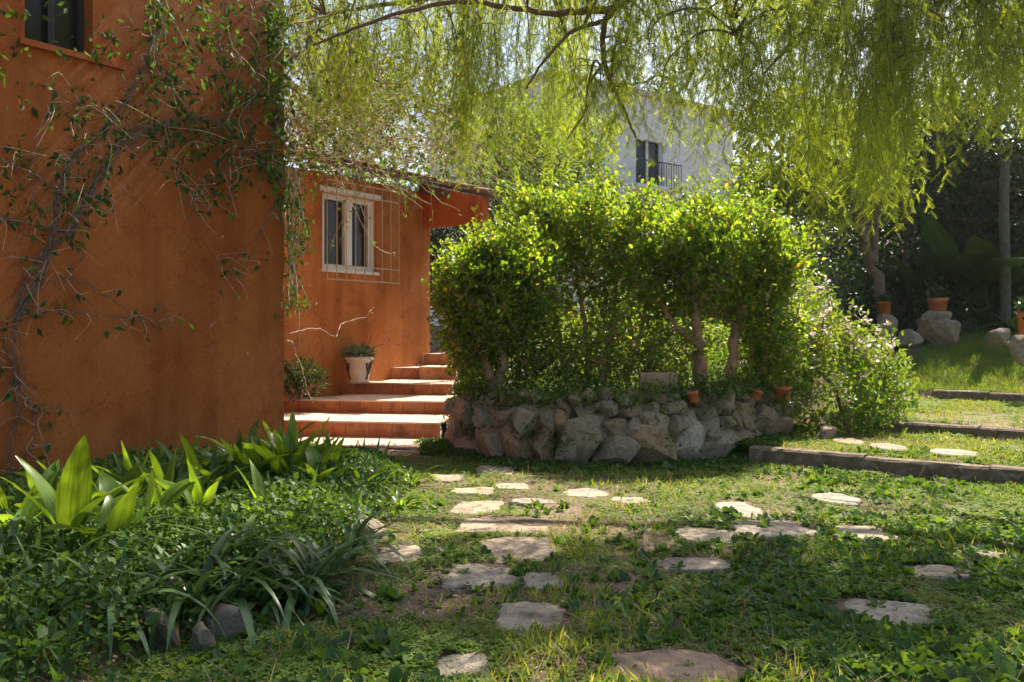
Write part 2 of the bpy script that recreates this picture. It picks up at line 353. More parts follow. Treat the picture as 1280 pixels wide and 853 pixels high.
def gline(a, b, step, far, gr=1.28):
    c = list(np.arange(a, b, step)); d = step; lo = [a]; hi = [c[-1]]
    while hi[-1] < far: d *= gr; hi.append(hi[-1] + d)
    d = step
    while lo[-1] > -far: d *= gr; lo.append(lo[-1] - d)
    return np.array(lo[:0:-1] + c + hi[1:])
gx = gline(-6, 11, .1, 260); gy = gline(.5, 22, .1, 260)
XX, YY = np.meshgrid(gx, gy); ZZ = hgt(XX, YY)
nx, ny = len(gx), len(gy); ii = (np.arange(ny - 1)[:, None] * nx + np.arange(nx - 1)[None]).ravel()
mb = MB().add(np.c_[XX.ravel(), YY.ravel(), ZZ.ravel()], np.stack([ii, ii + 1, ii + nx + 1, ii + nx], -1))
ground = obj('ground', mb, M_soil); ground['kind'] = 'structure'

# ------------------------------------------------------------------ the orange house
C1 = np.array([-2.46, 9.5, 0.0])                            # near outer corner
W2 = np.array([-2.07, 15.3, 0.0]) - .10 * NV                # a point on the recessed wall
setb = float(np.dot(C1 - W2, NV))
W2a = W2 + NV * 0 + U * float(np.dot(C1 - W2, U))           # where the return wall meets the recessed wall
k_ = (-1.47 - W2[0]) / U[0]; C2 = W2 + U * 1.10
house = thing('house', 'orange plastered house with climbing vine and a white barred window', 'house', (C1[0], C1[1], 0))
def wall_open(mb, o, u, n, L, z0, z1, th, opens):           # wall with rectangular openings; o at outer face, n outward
    us = sorted({0, L, *[k for a in opens for k in a[:2]]}); zs = sorted({z0, z1, *[k for a in opens for k in a[2:]]})
    for i in range(len(us) - 1):
        for j in range(len(zs) - 1):
            uc, zc = (us[i] + us[i + 1]) / 2, (zs[j] + zs[j + 1]) / 2
            if any(a[0] < uc < a[1] and a[2] < zc < a[3] for a in opens): continue
            for d, flip in ((0, False), (-th, True)):
                q = [o + u * us[i] + Zv * zs[j] + n * d, o + u * us[i + 1] + Zv * zs[j] + n * d, o + u * us[i + 1] + Zv * zs[j + 1] + n * d, o + u * us[i] + Zv * zs[j + 1] + n * d]
                mb.add(q, [[3, 2, 1, 0] if flip else [0, 1, 2, 3]])
    def band(u0, z0_, u1, z1_):
        mb.add([o + u * u0 + Zv * z0_, o + u * u1 + Zv * z1_, o + u * u1 + Zv * z1_ - n * th, o + u * u0 + Zv * z0_ - n * th], [[0, 1, 2, 3]])
    for a in opens: band(a[0], a[2], a[1], a[2]); band(a[1], a[2], a[1], a[3]); band(a[1], a[3], a[0], a[3]); band(a[0], a[3], a[0], a[2])
    band(0, z0, L, z0); band(0, z1, L, z1); band(0, z0, 0, z1); band(L, z0, L, z1)
    return mb
# near block: front wall runs from A1 (behind the viewer's left) to C1
LB = 9.0; A1 = C1 - U * LB; ZT = 6.7
def wpt(px, py, off=0.0, base=C1):                          # photo pixel -> point on a wall plane, off metres out of it
    b = base + NV * off; d = np.array([(px - CX) / F, 1.0, (HY - py) / F])
    t = np.dot(b, NV) / np.dot(d, NV); return d * t + np.array([0, 0, H])
wl = float(np.dot(wpt(31, 48) - A1, U)); wr = float(np.dot(wpt(116, 70) - A1, U)); wz = 3.87
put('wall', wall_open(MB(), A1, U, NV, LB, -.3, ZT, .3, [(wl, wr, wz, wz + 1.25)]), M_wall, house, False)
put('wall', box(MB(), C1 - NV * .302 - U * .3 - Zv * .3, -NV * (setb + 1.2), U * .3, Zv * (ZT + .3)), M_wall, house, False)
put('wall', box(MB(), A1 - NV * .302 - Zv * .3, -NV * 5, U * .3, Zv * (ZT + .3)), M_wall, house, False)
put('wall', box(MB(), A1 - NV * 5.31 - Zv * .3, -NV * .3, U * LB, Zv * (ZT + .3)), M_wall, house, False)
put('flat_roof', box(MB(), A1 - NV * 5.7 - U * .1 + Zv * (ZT + .004), U * (LB + .2), NV * 5.8, Zv * .2), M_roof, house, False)
# upper window
up = put('window', box(MB(), A1 + U * wl - NV * .22 + Zv * wz, U * (wr - wl), NV * .02, Zv * 1.25), M_glass, house, False); up['label'] = 'dark unlit upper window half covered by vine'
fm = MB()
for a, b in ((wl + .002, .05), (wr - .052, .05), ((wl + wr) / 2 - .03, .06)): box(fm, A1 + U * a - NV * .19 + Zv * (wz + .002), U * b, NV * .05, Zv * 1.246)
fr = obj('frame', fm, M_frame_dark, up, smooth=False)
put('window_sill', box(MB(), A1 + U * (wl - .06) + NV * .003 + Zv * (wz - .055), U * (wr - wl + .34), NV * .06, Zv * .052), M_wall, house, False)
# recessed wall with the barred window
o2 = W2a + U * .003; L2 = float(np.dot(C2 - o2, U)); ZT2 = 4.0
def s2(px, py): return float(np.dot(wpt(px, py, 0, W2) - o2, U))
a0, a1 = s2(403, 332), s2(471, 339); b0, b1 = 2.47, 3.70
put('wall', wall_open(MB(), o2, U, NV, L2, -.3, ZT2, .3, [(a0, a1, b0, b1)]), M_wall_lit, house, False)
put('wall', box(MB(), C2 - NV * .302 - U * .3 - Zv * .3, -NV * 4, U * .3, Zv * (ZT2 + .3)), M_wall_lit, house, False)
win = put('window', box(MB(), o2 + U * a0 - NV * .16 + Zv * b0, U * (a1 - a0), NV * .02, Zv * (b1 - b0)), M_glass, house, False); win['label'] = 'white framed casement window behind bars'
def bar(name, u0, u1, z0, z1, n0, n1, mat, par):
    o = obj(name, box(MB(), o2 + U * u0 + NV * n0 + Zv * z0, U * (u1 - u0), NV * (n1 - n0), Zv * (z1 - z0)), mat, par, smooth=False); return o
W = a1 - a0; e = .002
for nm, u0, u1, z0, z1 in (('frame', a0 + e, a0 + .07, b0 + e, b1 - e), ('frame', a1 - .07, a1 - e, b0 + e, b1 - e), ('frame', a0 + .072, a1 - .072, b1 - .09, b1 - e),
                           ('frame', a0 + .072, a1 - .072, b0 + e, b0 + .08), ('mullion', a0 + W / 2 - .07, a0 + W / 2 + .07, b0 + .082, b1 - .092)):
    bar(nm, u0, u1, z0, z1, -.135, -.06, M_white_paint, win)
for nm, u0, u1, z0, z1 in (('sash', a0 + .072, a0 + .12, b0 + .082, b1 - .092), ('sash', a0 + W / 2 + .072, a0 + W / 2 + .12, b0 + .082, b1 - .092), ('sash', a1 - .12, a1 - .072, b0 + .082, b1 - .092)):
    bar(nm, u0, u1, z0, z1, -.138, -.09, M_white_paint, win)
s = put('window_sill', box(MB(), o2 + U * (a0 - .03) + NV * -.055 + Zv * (b0 - .05), U * (W + .06), NV * .09, Zv * .048), M_white_paint, house, False)
# surround trim on the left and top
put('window_trim', box(MB(), o2 + U * (a0 - .07) + NV * .003 + Zv * (b1 + .003), U * (W + .14), NV * .03, Zv * .09), M_white_paint, house, False)
grille = thing('window_grille', '', ''); grille.parent = house; grille.location = tuple(-np.array(house.location))
del grille['label'], grille['category']
ga, gb = s2(398, 340), s2(398, 340) + 1.66; gz0, gz1, pr = b0 - .20, b1 + .17, .20
def gput(name, V, Fc): o = obj(name, MB().add(V, Fc), M_grille, grille); return o
for i in range(9):
    u = ga + (gb - ga) * i / 8
    gput('bar', *tube([o2 + U * u + NV * pr + Zv * gz0, o2 + U * u + NV * pr + Zv * (gz0 + gz1) / 2, o2 + U * u + NV * pr + Zv * gz1], .009, 6))
for z in (gz0 + .01, gz0 + .24, gz1 - .2, gz1 - .01):
    obj('rail', box(MB(), o2 + U * (ga - .01) + NV * (pr - .006) + Zv * z, U * (gb - ga + .02), NV * .012, Zv * .018), M_grille, grille, smooth=False)
for u in (ga, gb):
    for z in (gz0 + .019, gz1 - .001): gput('bracket', *tube([o2 + U * u + NV * -.01 + Zv * z, o2 + U * u + NV * .1 + Zv * z, o2 + U * u + NV * (pr - .008) + Zv * z], .009, 5))
# pitched roof over the recessed wing: falls towards NV; tiles are parts
pitch = .26
def roofpt(u, n, lift=0): return o2 + U * u + NV * n + Zv * (4.16 - pitch * n + lift)
def roof_slab(u0, u1, n0, n1):
    V = [roofpt(u, n, l) for l in (0, .07) for (u, n) in ((u0, n0), (u1, n0), (u1, n1), (u0, n1))]
    return MB().add(V, [[0, 1, 2, 3], [7, 6, 5, 4], [0, 4, 5, 1], [1, 5, 6, 2], [2, 6, 7, 3], [3, 7, 4, 0]])
roof = put('roof', roof_slab(.01, L2 - .1, -3.4, .34), M_wood, house, False)
roof2 = put('roof', roof_slab(L2 - .098, L2 + 1.1, -3.4, 1.42), M_wood, house, False)
def tile_mesh():
    m = MB(); n = 7; V = []
    for y in (0, .42):
        r = .105 if y == 0 else .088
        for k in range(n):
            a = math.pi * k / (n - 1); V.append((math.cos(a) * r, y, math.sin(a) * r * .75))
        for k in range(n):
            a = math.pi * k / (n - 1); V.append((math.cos(a) * (r - .014), y, math.sin(a) * (r - .014) * .75))
    Fc = []
    for k in range(n - 1):
        Fc += [[k, k + 1, 2 * n + k + 1, 2 * n + k], [n + k + 1, n + k, 3 * n + k, 3 * n + k + 1], [k + 1, k, n + k, n + k + 1]]
    return m.add(V, Fc).mesh('roof_tile')
tm = tile_mesh(); tm.materials.append(M_roof)
from mathutils import Matrix, Vector
def tiles(par, u0, u1, n0, n1):
    yv = Vector(tuple(-NV + Zv * pitch)).normalized(); xv = Vector(tuple(U)); zv = xv.cross(yv).normalized()
    if zv.z < 0: xv = -xv; zv = xv.cross(yv).normalized()
    u = u0 + .1
    while u < u1 - .08:
        n = n1
        while n > n0:
            o = bpy.data.objects.new('roof_tile', tm); C.objects.link(o); o.parent = par
            p = roofpt(u + random.uniform(-.008, .008), n + random.uniform(-.015, .015), .078 + random.uniform(0, .012))
            o.matrix_local = Matrix(((xv.x, yv.x, zv.x, p[0]), (xv.y, yv.y, zv.y, p[1]), (xv.z, yv.z, zv.z, p[2]), (0, 0, 0, 1)))
            n -= .36
        u += .215
tiles(roof, .05, L2 - .12, -.9, .36); tiles(roof2, L2 - .1, L2 + 1.1, -.2, 1.44)
# porch panel under the roof, past the corner
pm = MB(); c0 = C2 + U * .02
V = []
for d in (0, .2):
    for n, z in ((.003, 3.36), (1.36, 3.36), (1.36, 4.15 - pitch * 1.36), (.003, 4.15)): V.append(c0 - U * .22 + U * d + NV * n + Zv * z)
pm.add(V, [[0, 1, 2, 3], [7, 6, 5, 4], [0, 4, 5, 1], [1, 5, 6, 2], [2, 6, 7, 3], [3, 7, 4, 0]])
put('porch_beam', pm, M_red, house, False)
rf = MB(); 
for k in range(1):
    V = [c0 - U * .34 + U * du + NV * n + Zv * (4.148 - pitch * n + dz) for du in (0, .11) for (n, dz) in ((.004, -.17), (.62, -.15), (.62, 0), (.004, 0))]
    rf.add(V, [[0, 1, 2, 3], [7, 6, 5, 4], [0, 4, 5, 1], [1, 5, 6, 2], [2, 6, 7, 3], [3, 7, 4, 0]])
put('rafter', rf, M_wood, house, False)
put('porch_post', box(MB(), c0 + NV * 1.12 + Zv * 0.9 - U * .2, U * .18, NV * .2, Zv * 2.458), M_red, house, False)

# ------------------------------------------------------------------ terracotta steps beside the house
steps = thing('garden_steps', 'terracotta tiled steps climbing between the orange house and the stone bed', 'steps', (-1.5, 11.5, 0))
SD = np.array([math.cos(R(10)), -math.sin(R(10)), 0]); SB = np.array([math.sin(R(10)), math.cos(R(10)), 0])
XR = -.95
def stepline(dY, X):                                        # front line through (XR, dY) along -SD
    t = (XR - X) / SD[0]; return np.array([X, dY + t * math.sin(R(10)), 0])
fronts = [10.85, 11.72, 12.9, 14.12, 15.2, 15.95, 17.2]; tops = [.03, .24, .43, .62, .845, 1.07]
def leftX(dY):                                              # where the front line meets the recessed wall
    for X in np.arange(-6, -1, .005):
        p = stepline(dY, X)
        if np.dot(p - W2, NV) > .006: return X
    return -1.2
for i in range(6):
    z0 = -.12 if i == 0 else tops[i - 1] - .02; z1 = tops[i]
    xl, xl2 = leftX(fronts[i]), leftX(fronts[i + 1])
    xl = max(xl, -5.0); xl2 = max(xl2, -5.0)
    a, b = stepline(fronts[i] + .02, xl), stepline(fronts[i] + .02, XR - .01); c, d = stepline(fronts[i + 1] + .1, XR - .01), stepline(fronts[i + 1] + .1, xl2)
    if i == 0: a, d = stepline(fronts[0] + .02, -2.6), stepline(fronts[1] + .1, -3.2)
    stp = put('step', prism(MB(), [a, b, c, d], z0, z1 - .022), M_conc, steps, False)
    # riser tiles
    L = np.linalg.norm(b - a); n = max(1, int(L / .33)); inv = np.array(steps.location)
    if i > 0:
        for k in range(n + 1):
            s0, s1 = max(L - (k + 1) * .33, 0), L - k * .33
            if s1 - s0 < .03: continue
            p0 = a + SD * (s0 + .004); prj = random.uniform(.012, .018); zb = z0 + .024 if i else z0
            m = MB(); box(m, p0 - SB * prj + Zv * zb, SD * (s1 - s0 - .008), SB * (prj - .002), Zv * (z1 - zb - .026)); obj('riser_tile', m, M_rtile, stp, smooth=False)
    # tread tiles
    dep = fronts[i + 1] - fronts[i]
    rows = max(1, int(round(dep / .36))); rd = dep / rows
    for r_ in range(rows):
        for k in range(n + 3):
            s1_ = L - k * .33; s0_ = s1_ - .33
            p = a + SD * (s0_ + .003) + SB * (r_ * rd - .045 if r_ == 0 else r_ * rd)
            w_ = rd - .006 + (.045 if r_ == 0 else 0)
            cen = p + SB * w_ / 2 + SD * .16
            if np.dot(p + SB * w_ - W2, NV) < .01 or np.dot(p - W2, NV) < .01 or (i == 0 and cen[0] < -2.9): continue
            if (cen[0] < -4.6): continue
            m = MB(); box(m, p + Zv * (z1 - .021), SD * .322, SB * w_, Zv * (.021 + random.uniform(0, .004))); obj('tread_tile', m, M_ttile, stp, smooth=False)

# ------------------------------------------------------------------ stones
def ico(sub):
    import bmesh
    b = bmesh.new(); bmesh.ops.create_icosphere(b, subdivisions=sub, radius=1)
    V = np.array([v.co[:] for v in b.verts]); Fc = np.array([[v.index for v in f.verts] for f in b.faces]); b.free(); return V, Fc
IV, IF = ico(3)
def stone_mesh(name, seed, boxy=.55, rough=.16, mat=None):
    r = np.random.default_rng(seed); d = IV.copy()
    p = np.sign(d) * np.abs(d) ** boxy; p /= np.abs(p).max(0)
    k = r.normal(size=(7, 3)); ph = r.random(7) * 6.28; am = rough / (1 + np.arange(7) * .35)
    f = 1 + sum(am[i] * np.sin(d @ (k[i] * (1.1 + .5 * i)) + ph[i]) for i in range(7)) * .6
    for _ in range(8):                                      # a few planar cuts give edges
        n = nrm(r.normal(size=3)); c = r.uniform(.5, .85); t = p @ n; over = np.maximum(t - c, 0); p = p - over[:, None] * n * .97
    p = p * f[:, None]
    m = MB().add(p, IF).mesh(name); m.materials.append(mat or M_stone); m.set_sharp_from_angle(angle=.42); return m
SM = [stone_mesh('stone', 100 + i, .6 + .03 * (i % 4), .13) for i in range(14)]
ARC = np.array([(-.82, 11.6), (-.72, 10.95), (-.4, 10.2), (.05, 9.78), (.6, 9.56), (1.3, 9.52), (2.0, 9.78), (2.6, 10.2), (3.15, 10.8), (3.5, 11.5), (3.6, 12.2)])
arc = curve(np.c_[ARC, np.zeros(len(ARC))], 200); al = np.r_[0, np.cumsum(np.linalg.norm(np.diff(arc, axis=0), axis=1))]
def arcpt(s):
    p = np.array([np.interp(s, al, arc[:, k]) for k in range(3)]); q = np.array([np.interp(s + .02, al, arc[:, k]) for k in range(3)])
    t = nrm(q - p); return p, t, np.array([t[1], -t[0], 0])  # outward normal (towards viewer)
rub = thing('rubble_wall', 'low curved dry stone retaining wall of rough boulders under the green hedge', 'wall', (1.3, 9.6, 0))
# earth core behind the stones, also the bed's soil
inner = np.array([arcpt(s)[0] - arcpt(s)[2] * .22 for s in np.linspace(0, al[-1], 40)])
poly = np.vstack([inner, [[3.3, 13.3, 0], [-.7, 13.3, 0]]])
bed = obj('soil', prism(MB(), poly, -.1, .71, .06, .05), M_soil, smooth=False); bed['kind'] = 'structure'
r3 = random.Random(3)
for row, (zc, hh, w0, w1, back) in enumerate(((.14, .44, .30, .62, .0), (.42, .26, .18, .48, .05), (.59, .18, .16, .42, .13), (.70, .12, .10, .28, .22))):
    s = r3.uniform(0, .2)
    while s < al[-1] - .1:
        wd = r3.uniform(w0, w1); p, t, n = arcpt(s + wd / 2)
        h_ = hh * r3.uniform(.7, 1.35); o = bpy.data.objects.new('stone', r3.choice(SM)); C.objects.link(o); o.parent = rub
        o.location = tuple(p - n * (back + .1 + r3.uniform(-.03, .04)) + Zv * (zc + r3.uniform(-.05, .05)) - np.array(rub.location))
        o.scale = (wd * .60, r3.uniform(.16, .24), h_ * .62)
        o.rotation_euler = (r3.uniform(-.15, .15), r3.uniform(-.35, .35) if row else r3.uniform(-.12, .12), math.atan2(t[1], t[0]) + r3.uniform(-.2, .2) + (math.pi if r3.random() < .5 else 0))
        if row == 2 and r3.random() < .2: s += r3.uniform(.1, .3)
        s += wd * .94
# pebbles wedged into the joints
for i in range(60):
    s = r3.uniform(.1, al[-1] - .1); p, t, n = arcpt(s); o = bpy.data.objects.new('stone', r3.choice(SM)); C.objects.link(o); o.parent = rub
    z = r3.uniform(.15, .75); k = r3.uniform(.035, .075)
    o.location = tuple(p - n * (.0 + z * .2) + Zv * z - np.array(rub.location)); o.scale = (k * r3.uniform(1, 1.7), k, k); o.rotation_euler = (r3.random() * 3, r3.random() * 3, r3.random() * 3)

# boulders
def boulder(px, py, Y, wpx, hpx, label, dz=0, seed=0, mat=None, group=None):
    p = PX(px, py, Y); k = Y / F
    m = stone_mesh('boulder', 300 + seed, .58, .16, mat or M_boulder)
    o = obj('boulder', m, None); o.location = tuple(p); o.scale = (wpx * k * .58, wpx * k * .5, hpx * k * .58)
    o.rotation_euler = (0, .1 * (seed % 3 - 1), seed * 1.3); return tag(o, label, 'rock', group)
boulder(450, 663, 6.1, 56, 36, 'rounded grey boulder at the path edge of the leafy bed', seed=1)
boulder(210, 792, 4.05, 46, 62, 'tall dark rounded boulder edging the leafy bed', seed=2)
boulder(252, 802, 3.98, 26, 44, 'narrow pale upright boulder beside the dark rounded boulder', seed=3)
boulder(242, 845, 3.85, 42, 34, 'pale flat boulder lying below the narrow upright one', seed=4)
boulder(286, 772, 4.2, 44, 36, 'grey rounded boulder half under the dark strap leaves', seed=5)
boulder(345, 722, 4.9, 48, 26, 'long pale boulder lying among the strap leaves', seed=6)
boulder(1172, 417, 18.0, 42, 30, 'large grey boulder under the orange terracotta pot', seed=7)
boulder(1170, 398, 18.2, 40, 18, 'flat boulder carrying the upright terracotta pot', seed=8)
boulder(1106, 413, 18.35, 26, 44, 'upright grey boulder under the small half-hidden pot', seed=14)
boulder(1136, 422, 17.6, 24, 18, 'small grey boulder beside the large bank boulder', seed=9)
boulder(1245, 422, 16.5, 28, 22, 'mossy boulder at the foot of the dark bank', seed=10)
boulder(1277, 440, 14.6, 26, 40, 'tall pale boulder below the pot at the lawn edge', seed=11)
boulder(962, 536, 10.9, 40, 34, 'pale boulder ending the stone wall beside the flowers', seed=12, mat=M_stone)
boulder(1030, 545, 10.6, 34, 22, 'low boulder hidden under the flowering shrub', seed=13, mat=M_stone)

# flagstones of the path: parts of the path
path = bpy.data.objects.new('path', None); C.objects.link(path); path['kind'] = 'structure'
FL = [(575, 825, 66, 30), (850, 832, 168, 52), (666, 767, 90, 36), (604, 718, 84, 30), (675, 721, 54, 19), (648, 684, 82, 31), (632, 654, 122, 20),
      (595, 632, 64, 15), (668, 623, 56, 7), (733, 612, 56, 11), (615, 586, 44, 11), (592, 612, 50, 10), (640, 604, 46, 8), (1102, 761, 140, 40), (866, 699, 88, 19),
      (880, 664, 68, 18), (965, 660, 98, 20), (1080, 665, 64, 21), (1046, 622, 50, 15), (922, 633, 54, 23), (1166, 712, 76, 17), (785, 622, 46, 9), (500, 690, 56, 26), (560, 597, 44, 8), (1235, 690, 40, 10)]
stones_xy = []
for i, (px, py, wp, hp) in enumerate(FL):
    c = G(px, py, .03); k = c[1] / F; wp *= 1.26; hp *= 1.2; hw = wp * k / 2; Yn, Yf = G(px, py + hp / 2, .03)[1], G(px, py - hp / 2, .03)[1]; hd = (Yf - Yn) / 2; cyy = (Yn + Yf) / 2
    r = random.Random(40 + i); n = r.choice((8, 9, 10)); ang = sorted((j + r.uniform(-.33, .33)) / n * 2 * math.pi for j in range(n))
    poly = []
    for a in ang:
        q = r.uniform(.72, 1.1); ca, sa = math.cos(a), math.sin(a); e_ = .62
        poly.append((math.copysign(abs(ca) ** e_, ca) * hw * q * .95, math.copysign(abs(sa) ** e_, sa) * hd * q * .95))
    # rough the outline by splitting the edges
    pp = []
    for j in range(len(poly)):
        x0, y0 = poly[j]; x1, y1 = poly[(j + 1) % len(poly)]; pp.append((x0, y0))
        for f in (.25, .5, .75): pp.append((x0 + (x1 - x0) * f + r.uniform(-.02, .02), y0 + (y1 - y0) * f + r.uniform(-.02, .02)))
    zt = float(hgt(c[0], cyy)); m = prism(MB(), pp, -.06, .014, .05, .010)
    o = obj('flagstone', m, M_flag, path, smooth=False); o.location = (c[0], cyy, zt); o.rotation_euler = (r.uniform(-.03, .03), r.uniform(-.03, .03), 0)
    stones_xy.append((c[0], cyy, hw * .93, hd * .93))
for px, py, wp, hp in ((1110, 562, 46, 10), (1192, 569, 60, 10), (1060, 553, 40, 8)):
    c = G(px, py, .16); hw = wp * c[1] / F / 2; n = 9; r = random.Random(px)
    poly = [(math.cos(2 * math.pi * j / n) * hw * r.uniform(.85, 1.1), math.sin(2 * math.pi * j / n) * .3 * r.uniform(.85, 1.1)) for j in range(n)]
    o = obj('flagstone', prism(MB(), poly, -.06, .03, .06, .012), M_flag, path, smooth=False); o.location = (c[0], c[1], float(hgt(c[0], c[1])))
    stones_xy.append((c[0], c[1], hw, .3))
# terrace kerbs, each split into lengths of stone
QV = np.array([.814, -.581, 0]); PV = np.array([.581, .814, 0])
def kerb(p, q0, q1, z0, z1, label):
    o_ = QV * q0 + PV * p; k = thing('kerb', label, 'kerb', (o_[0], o_[1], z0), 'terrace kerbs'); q = q0; r = random.Random(int(p * 10))
    while q < q1:
        L = min(r.uniform(.85, 1.35), q1 - q); m = MB(); pr_ = r.uniform(-.02, .02); zt = z1 + r.uniform(-.012, .012)
        n = 7; V = []
        for i in range(n):
            t = i / (n - 1); b = QV * (q + .006 + (L - .012) * t) + PV * (p + pr_ + r.uniform(-.008, .008))
            V += [b + Zv * (z0 - .1), b + Zv * (zt - .02 + r.uniform(-.008, .004)), b + PV * .025 + Zv * (zt + r.uniform(-.005, .005)), b + PV * .17 + Zv * (zt + .0), b + PV * .18 + Zv * (z0 - .1)]
        Fc = [[5 * i + j, 5 * (i + 1) + j, 5 * (i + 1) + j + 1, 5 * i + j + 1] for i in range(n - 1) for j in range(4)] + [[0, 1, 3, 4], [5 * n - 1, 5 * n - 2, 5 * n - 4, 5 * n - 5]]
        m.add(V, Fc).add([V[1], V[2], V[3]], [[0, 1, 2]]); put('kerb_stone', m, M_kerb, k, False); q += L
kerb(9.5, -3.55, 3.0, 0, .16, 'long dark stone kerb of the lowest grassy terrace')
kerb(12.0, -2.7, 3.5, .15, .285, 'dark stone kerb between two grassy terraces, the middle of three')
kerb(16.5, -2.9, 5.0, .28, .445, 'dark stone kerb in front of the upper lawn')

# ------------------------------------------------------------------ far setting: pale building, low wall, far wood
BA = np.array([1.3, 29.0, 0]); BU = np.array([.8, .6, 0]); BN = np.array([.6, -.8, 0]); zb0 = float(hgt(2, 30)) - 1.5; zt = 9.9
bld = thing('white_building', 'white building with a small railed balcony seen through hanging branches', 'building', (BA[0], BA[1], zb0))
def bpt(px, py):
    d = np.array([(px - CX) / F, 1.0, (HY - py) / F]); t = np.dot(BA, BN) / np.dot(d, BN); return d * t + np.array([0, 0, H])
q0, q1 = bpt(795, 228), bpt(829, 179); u0, u1 = float(np.dot(q0 - BA, BU)), float(np.dot(q1 - BA, BU)); dz0, dz1 = q0[2] - .1, q1[2]
put('wall', wall_open(MB(), BA, BU, BN, 9.2, zb0, zt, .3, [(u0, u1, dz0, dz1)]), M_white_pl, bld, False)
BV = -BN
put('wall', box(MB(), BA + BV * .302 + Zv * zb0, BV * 7, BU * .3, Zv * (zt - zb0)), M_white_pl, bld, False)
put('wall', box(MB(), BA + BU * 8.9 + BV * .302 + Zv * zb0, BV * 7, BU * .3, Zv * (zt - zb0)), M_white_pl, bld, False)
put('wall', box(MB(), BA + BV * 7.31 + Zv * zb0, BV * .3, BU * 9.2, Zv * (zt - zb0)), M_white_pl, bld, False)
put('roof', box(MB(), BA - BV * .12 - BU * .12 + Zv * (zt + .003), BU * 9.44, BV * 7.8, Zv * .18), plain('beige_coping', (.5, .42, .33), .9), bld, False)
def pane(a0_, a1_, c0_, c1_, nm):
    wn = put(nm, box(MB(), BA + BU * a0_ + BV * .2 + Zv * c0_, BU * (a1_ - a0_), BV * .03, Zv * (c1_ - c0_)), M_glass, bld, False)
    for a, wd in ((a0_ + .002, .07), (a1_ - .072, .07), ((a0_ + a1_) / 2 - .05, .1)): obj('frame', box(MB(), BA + BU * a + BV * .12 + Zv * (c0_ + .002), BU * wd, BV * .07, Zv * (c1_ - c0_ - .004)), M_white_paint, wn, smooth=False)
pane(u0, u1, dz0, dz1, 'balcony_door')
put('balcony_slab', box(MB(), BA + BU * (u0 - .35) + BN * .003 + Zv * (dz0 - .14), BU * (u1 - u0 + .9), BN * .45, Zv * .13), M_white_pl, bld, False)
rail = put('balcony_rail', box(MB(), BA + BU * (u0 - .33) + BN * .40 + Zv * (dz0 + .82), BU * (u1 - u0 + .86), BN * .03, Zv * .035), M_iron, bld, False)
k = 0
while k * .13 < u1 - u0 + .84:
    obj('baluster', box(MB(), BA + BU * (u0 - .32 + k * .13) + BN * .405 + Zv * (dz0 - .008), BU * .02, BN * .02, Zv * .826), M_iron, rail, smooth=False); k += 1
# low whitewashed wall behind the bank
p0, p1 = PX(1000, 337, 21.5), PX(1165, 336, 23)
lw = tag(obj('garden_wall', None), 'low whitewashed garden wall behind the leaning trees', 'wall') if False else thing('garden_wall', 'low whitewashed garden wall behind the leaning trees', 'wall', (p0[0], p0[1], 1))
dv = (p1 - p0) * np.array([1, 1, 0]); nv_ = nrm(np.array([dv[1], -dv[0], 0]))
put('wall_body', box(MB(), p0 * [1, 1, 0] + Zv * .4, dv, -nv_ * .25, Zv * 2.3), M_white_pl, lw, False)
put('coping', box(MB(), p0 * [1, 1, 0] + nv_ * .06 + Zv * 2.704, dv, -nv_ * .37, Zv * .1), M_conc, lw, False)

# ------------------------------------------------------------------ shrubs and trees
def lobes_pts(lobes, n, shell=.5, gap=.0, seed=0, gs=2.2):
    vol = np.array([l[1][0] * l[1][1] * l[1][2] for l in lobes]) ** .8; out = []
    r = np.random.default_rng(seed + 900); k = r.normal(size=(4, 3)) * gs; ph = r.random(4) * 6
    while len(out) < n:
        i = r.choice(len(lobes), p=vol / vol.sum()); c, rad = np.array(lobes[i][0]), np.array(lobes[i][1])
        d = nrm(r.normal(size=3)); rr = shell + (1 - shell) * r.random() ** .6
        if r.random() < .25: rr = r.random() ** .5
        rr *= 1 + .12 * math.sin(3 * d[0] + 5 * d[2] + seed) + .1 * math.sin(7 * d[1] - 4 * d[2] + 2 * seed)
        p = c + d * rad * rr
        if gap and np.sin(k @ p + ph).sum() < -4 + 5.2 * gap: continue
        out.append(p)
    return np.array(out)
def grow(nodes, cl, seed=0):                                # join each cluster to the nearest wood; returns twig segments
    nodes = [np.array(n_) for n_ in nodes]; base = nodes[0]
    order = np.argsort(np.linalg.norm(cl - base, axis=1)); A = np.array(nodes); segs = []
    for i in order:
        p = cl[i]; d = np.linalg.norm(A - p, axis=1) + .25 * np.maximum(A[:, 2] - p[2], 0); j = int(np.argmin(d)); segs.append((A[j], p)); mid = (A[j] + p) / 2 + [0, 0, -.04 * d[j]]
        A = np.vstack([A, mid, p])
    return segs
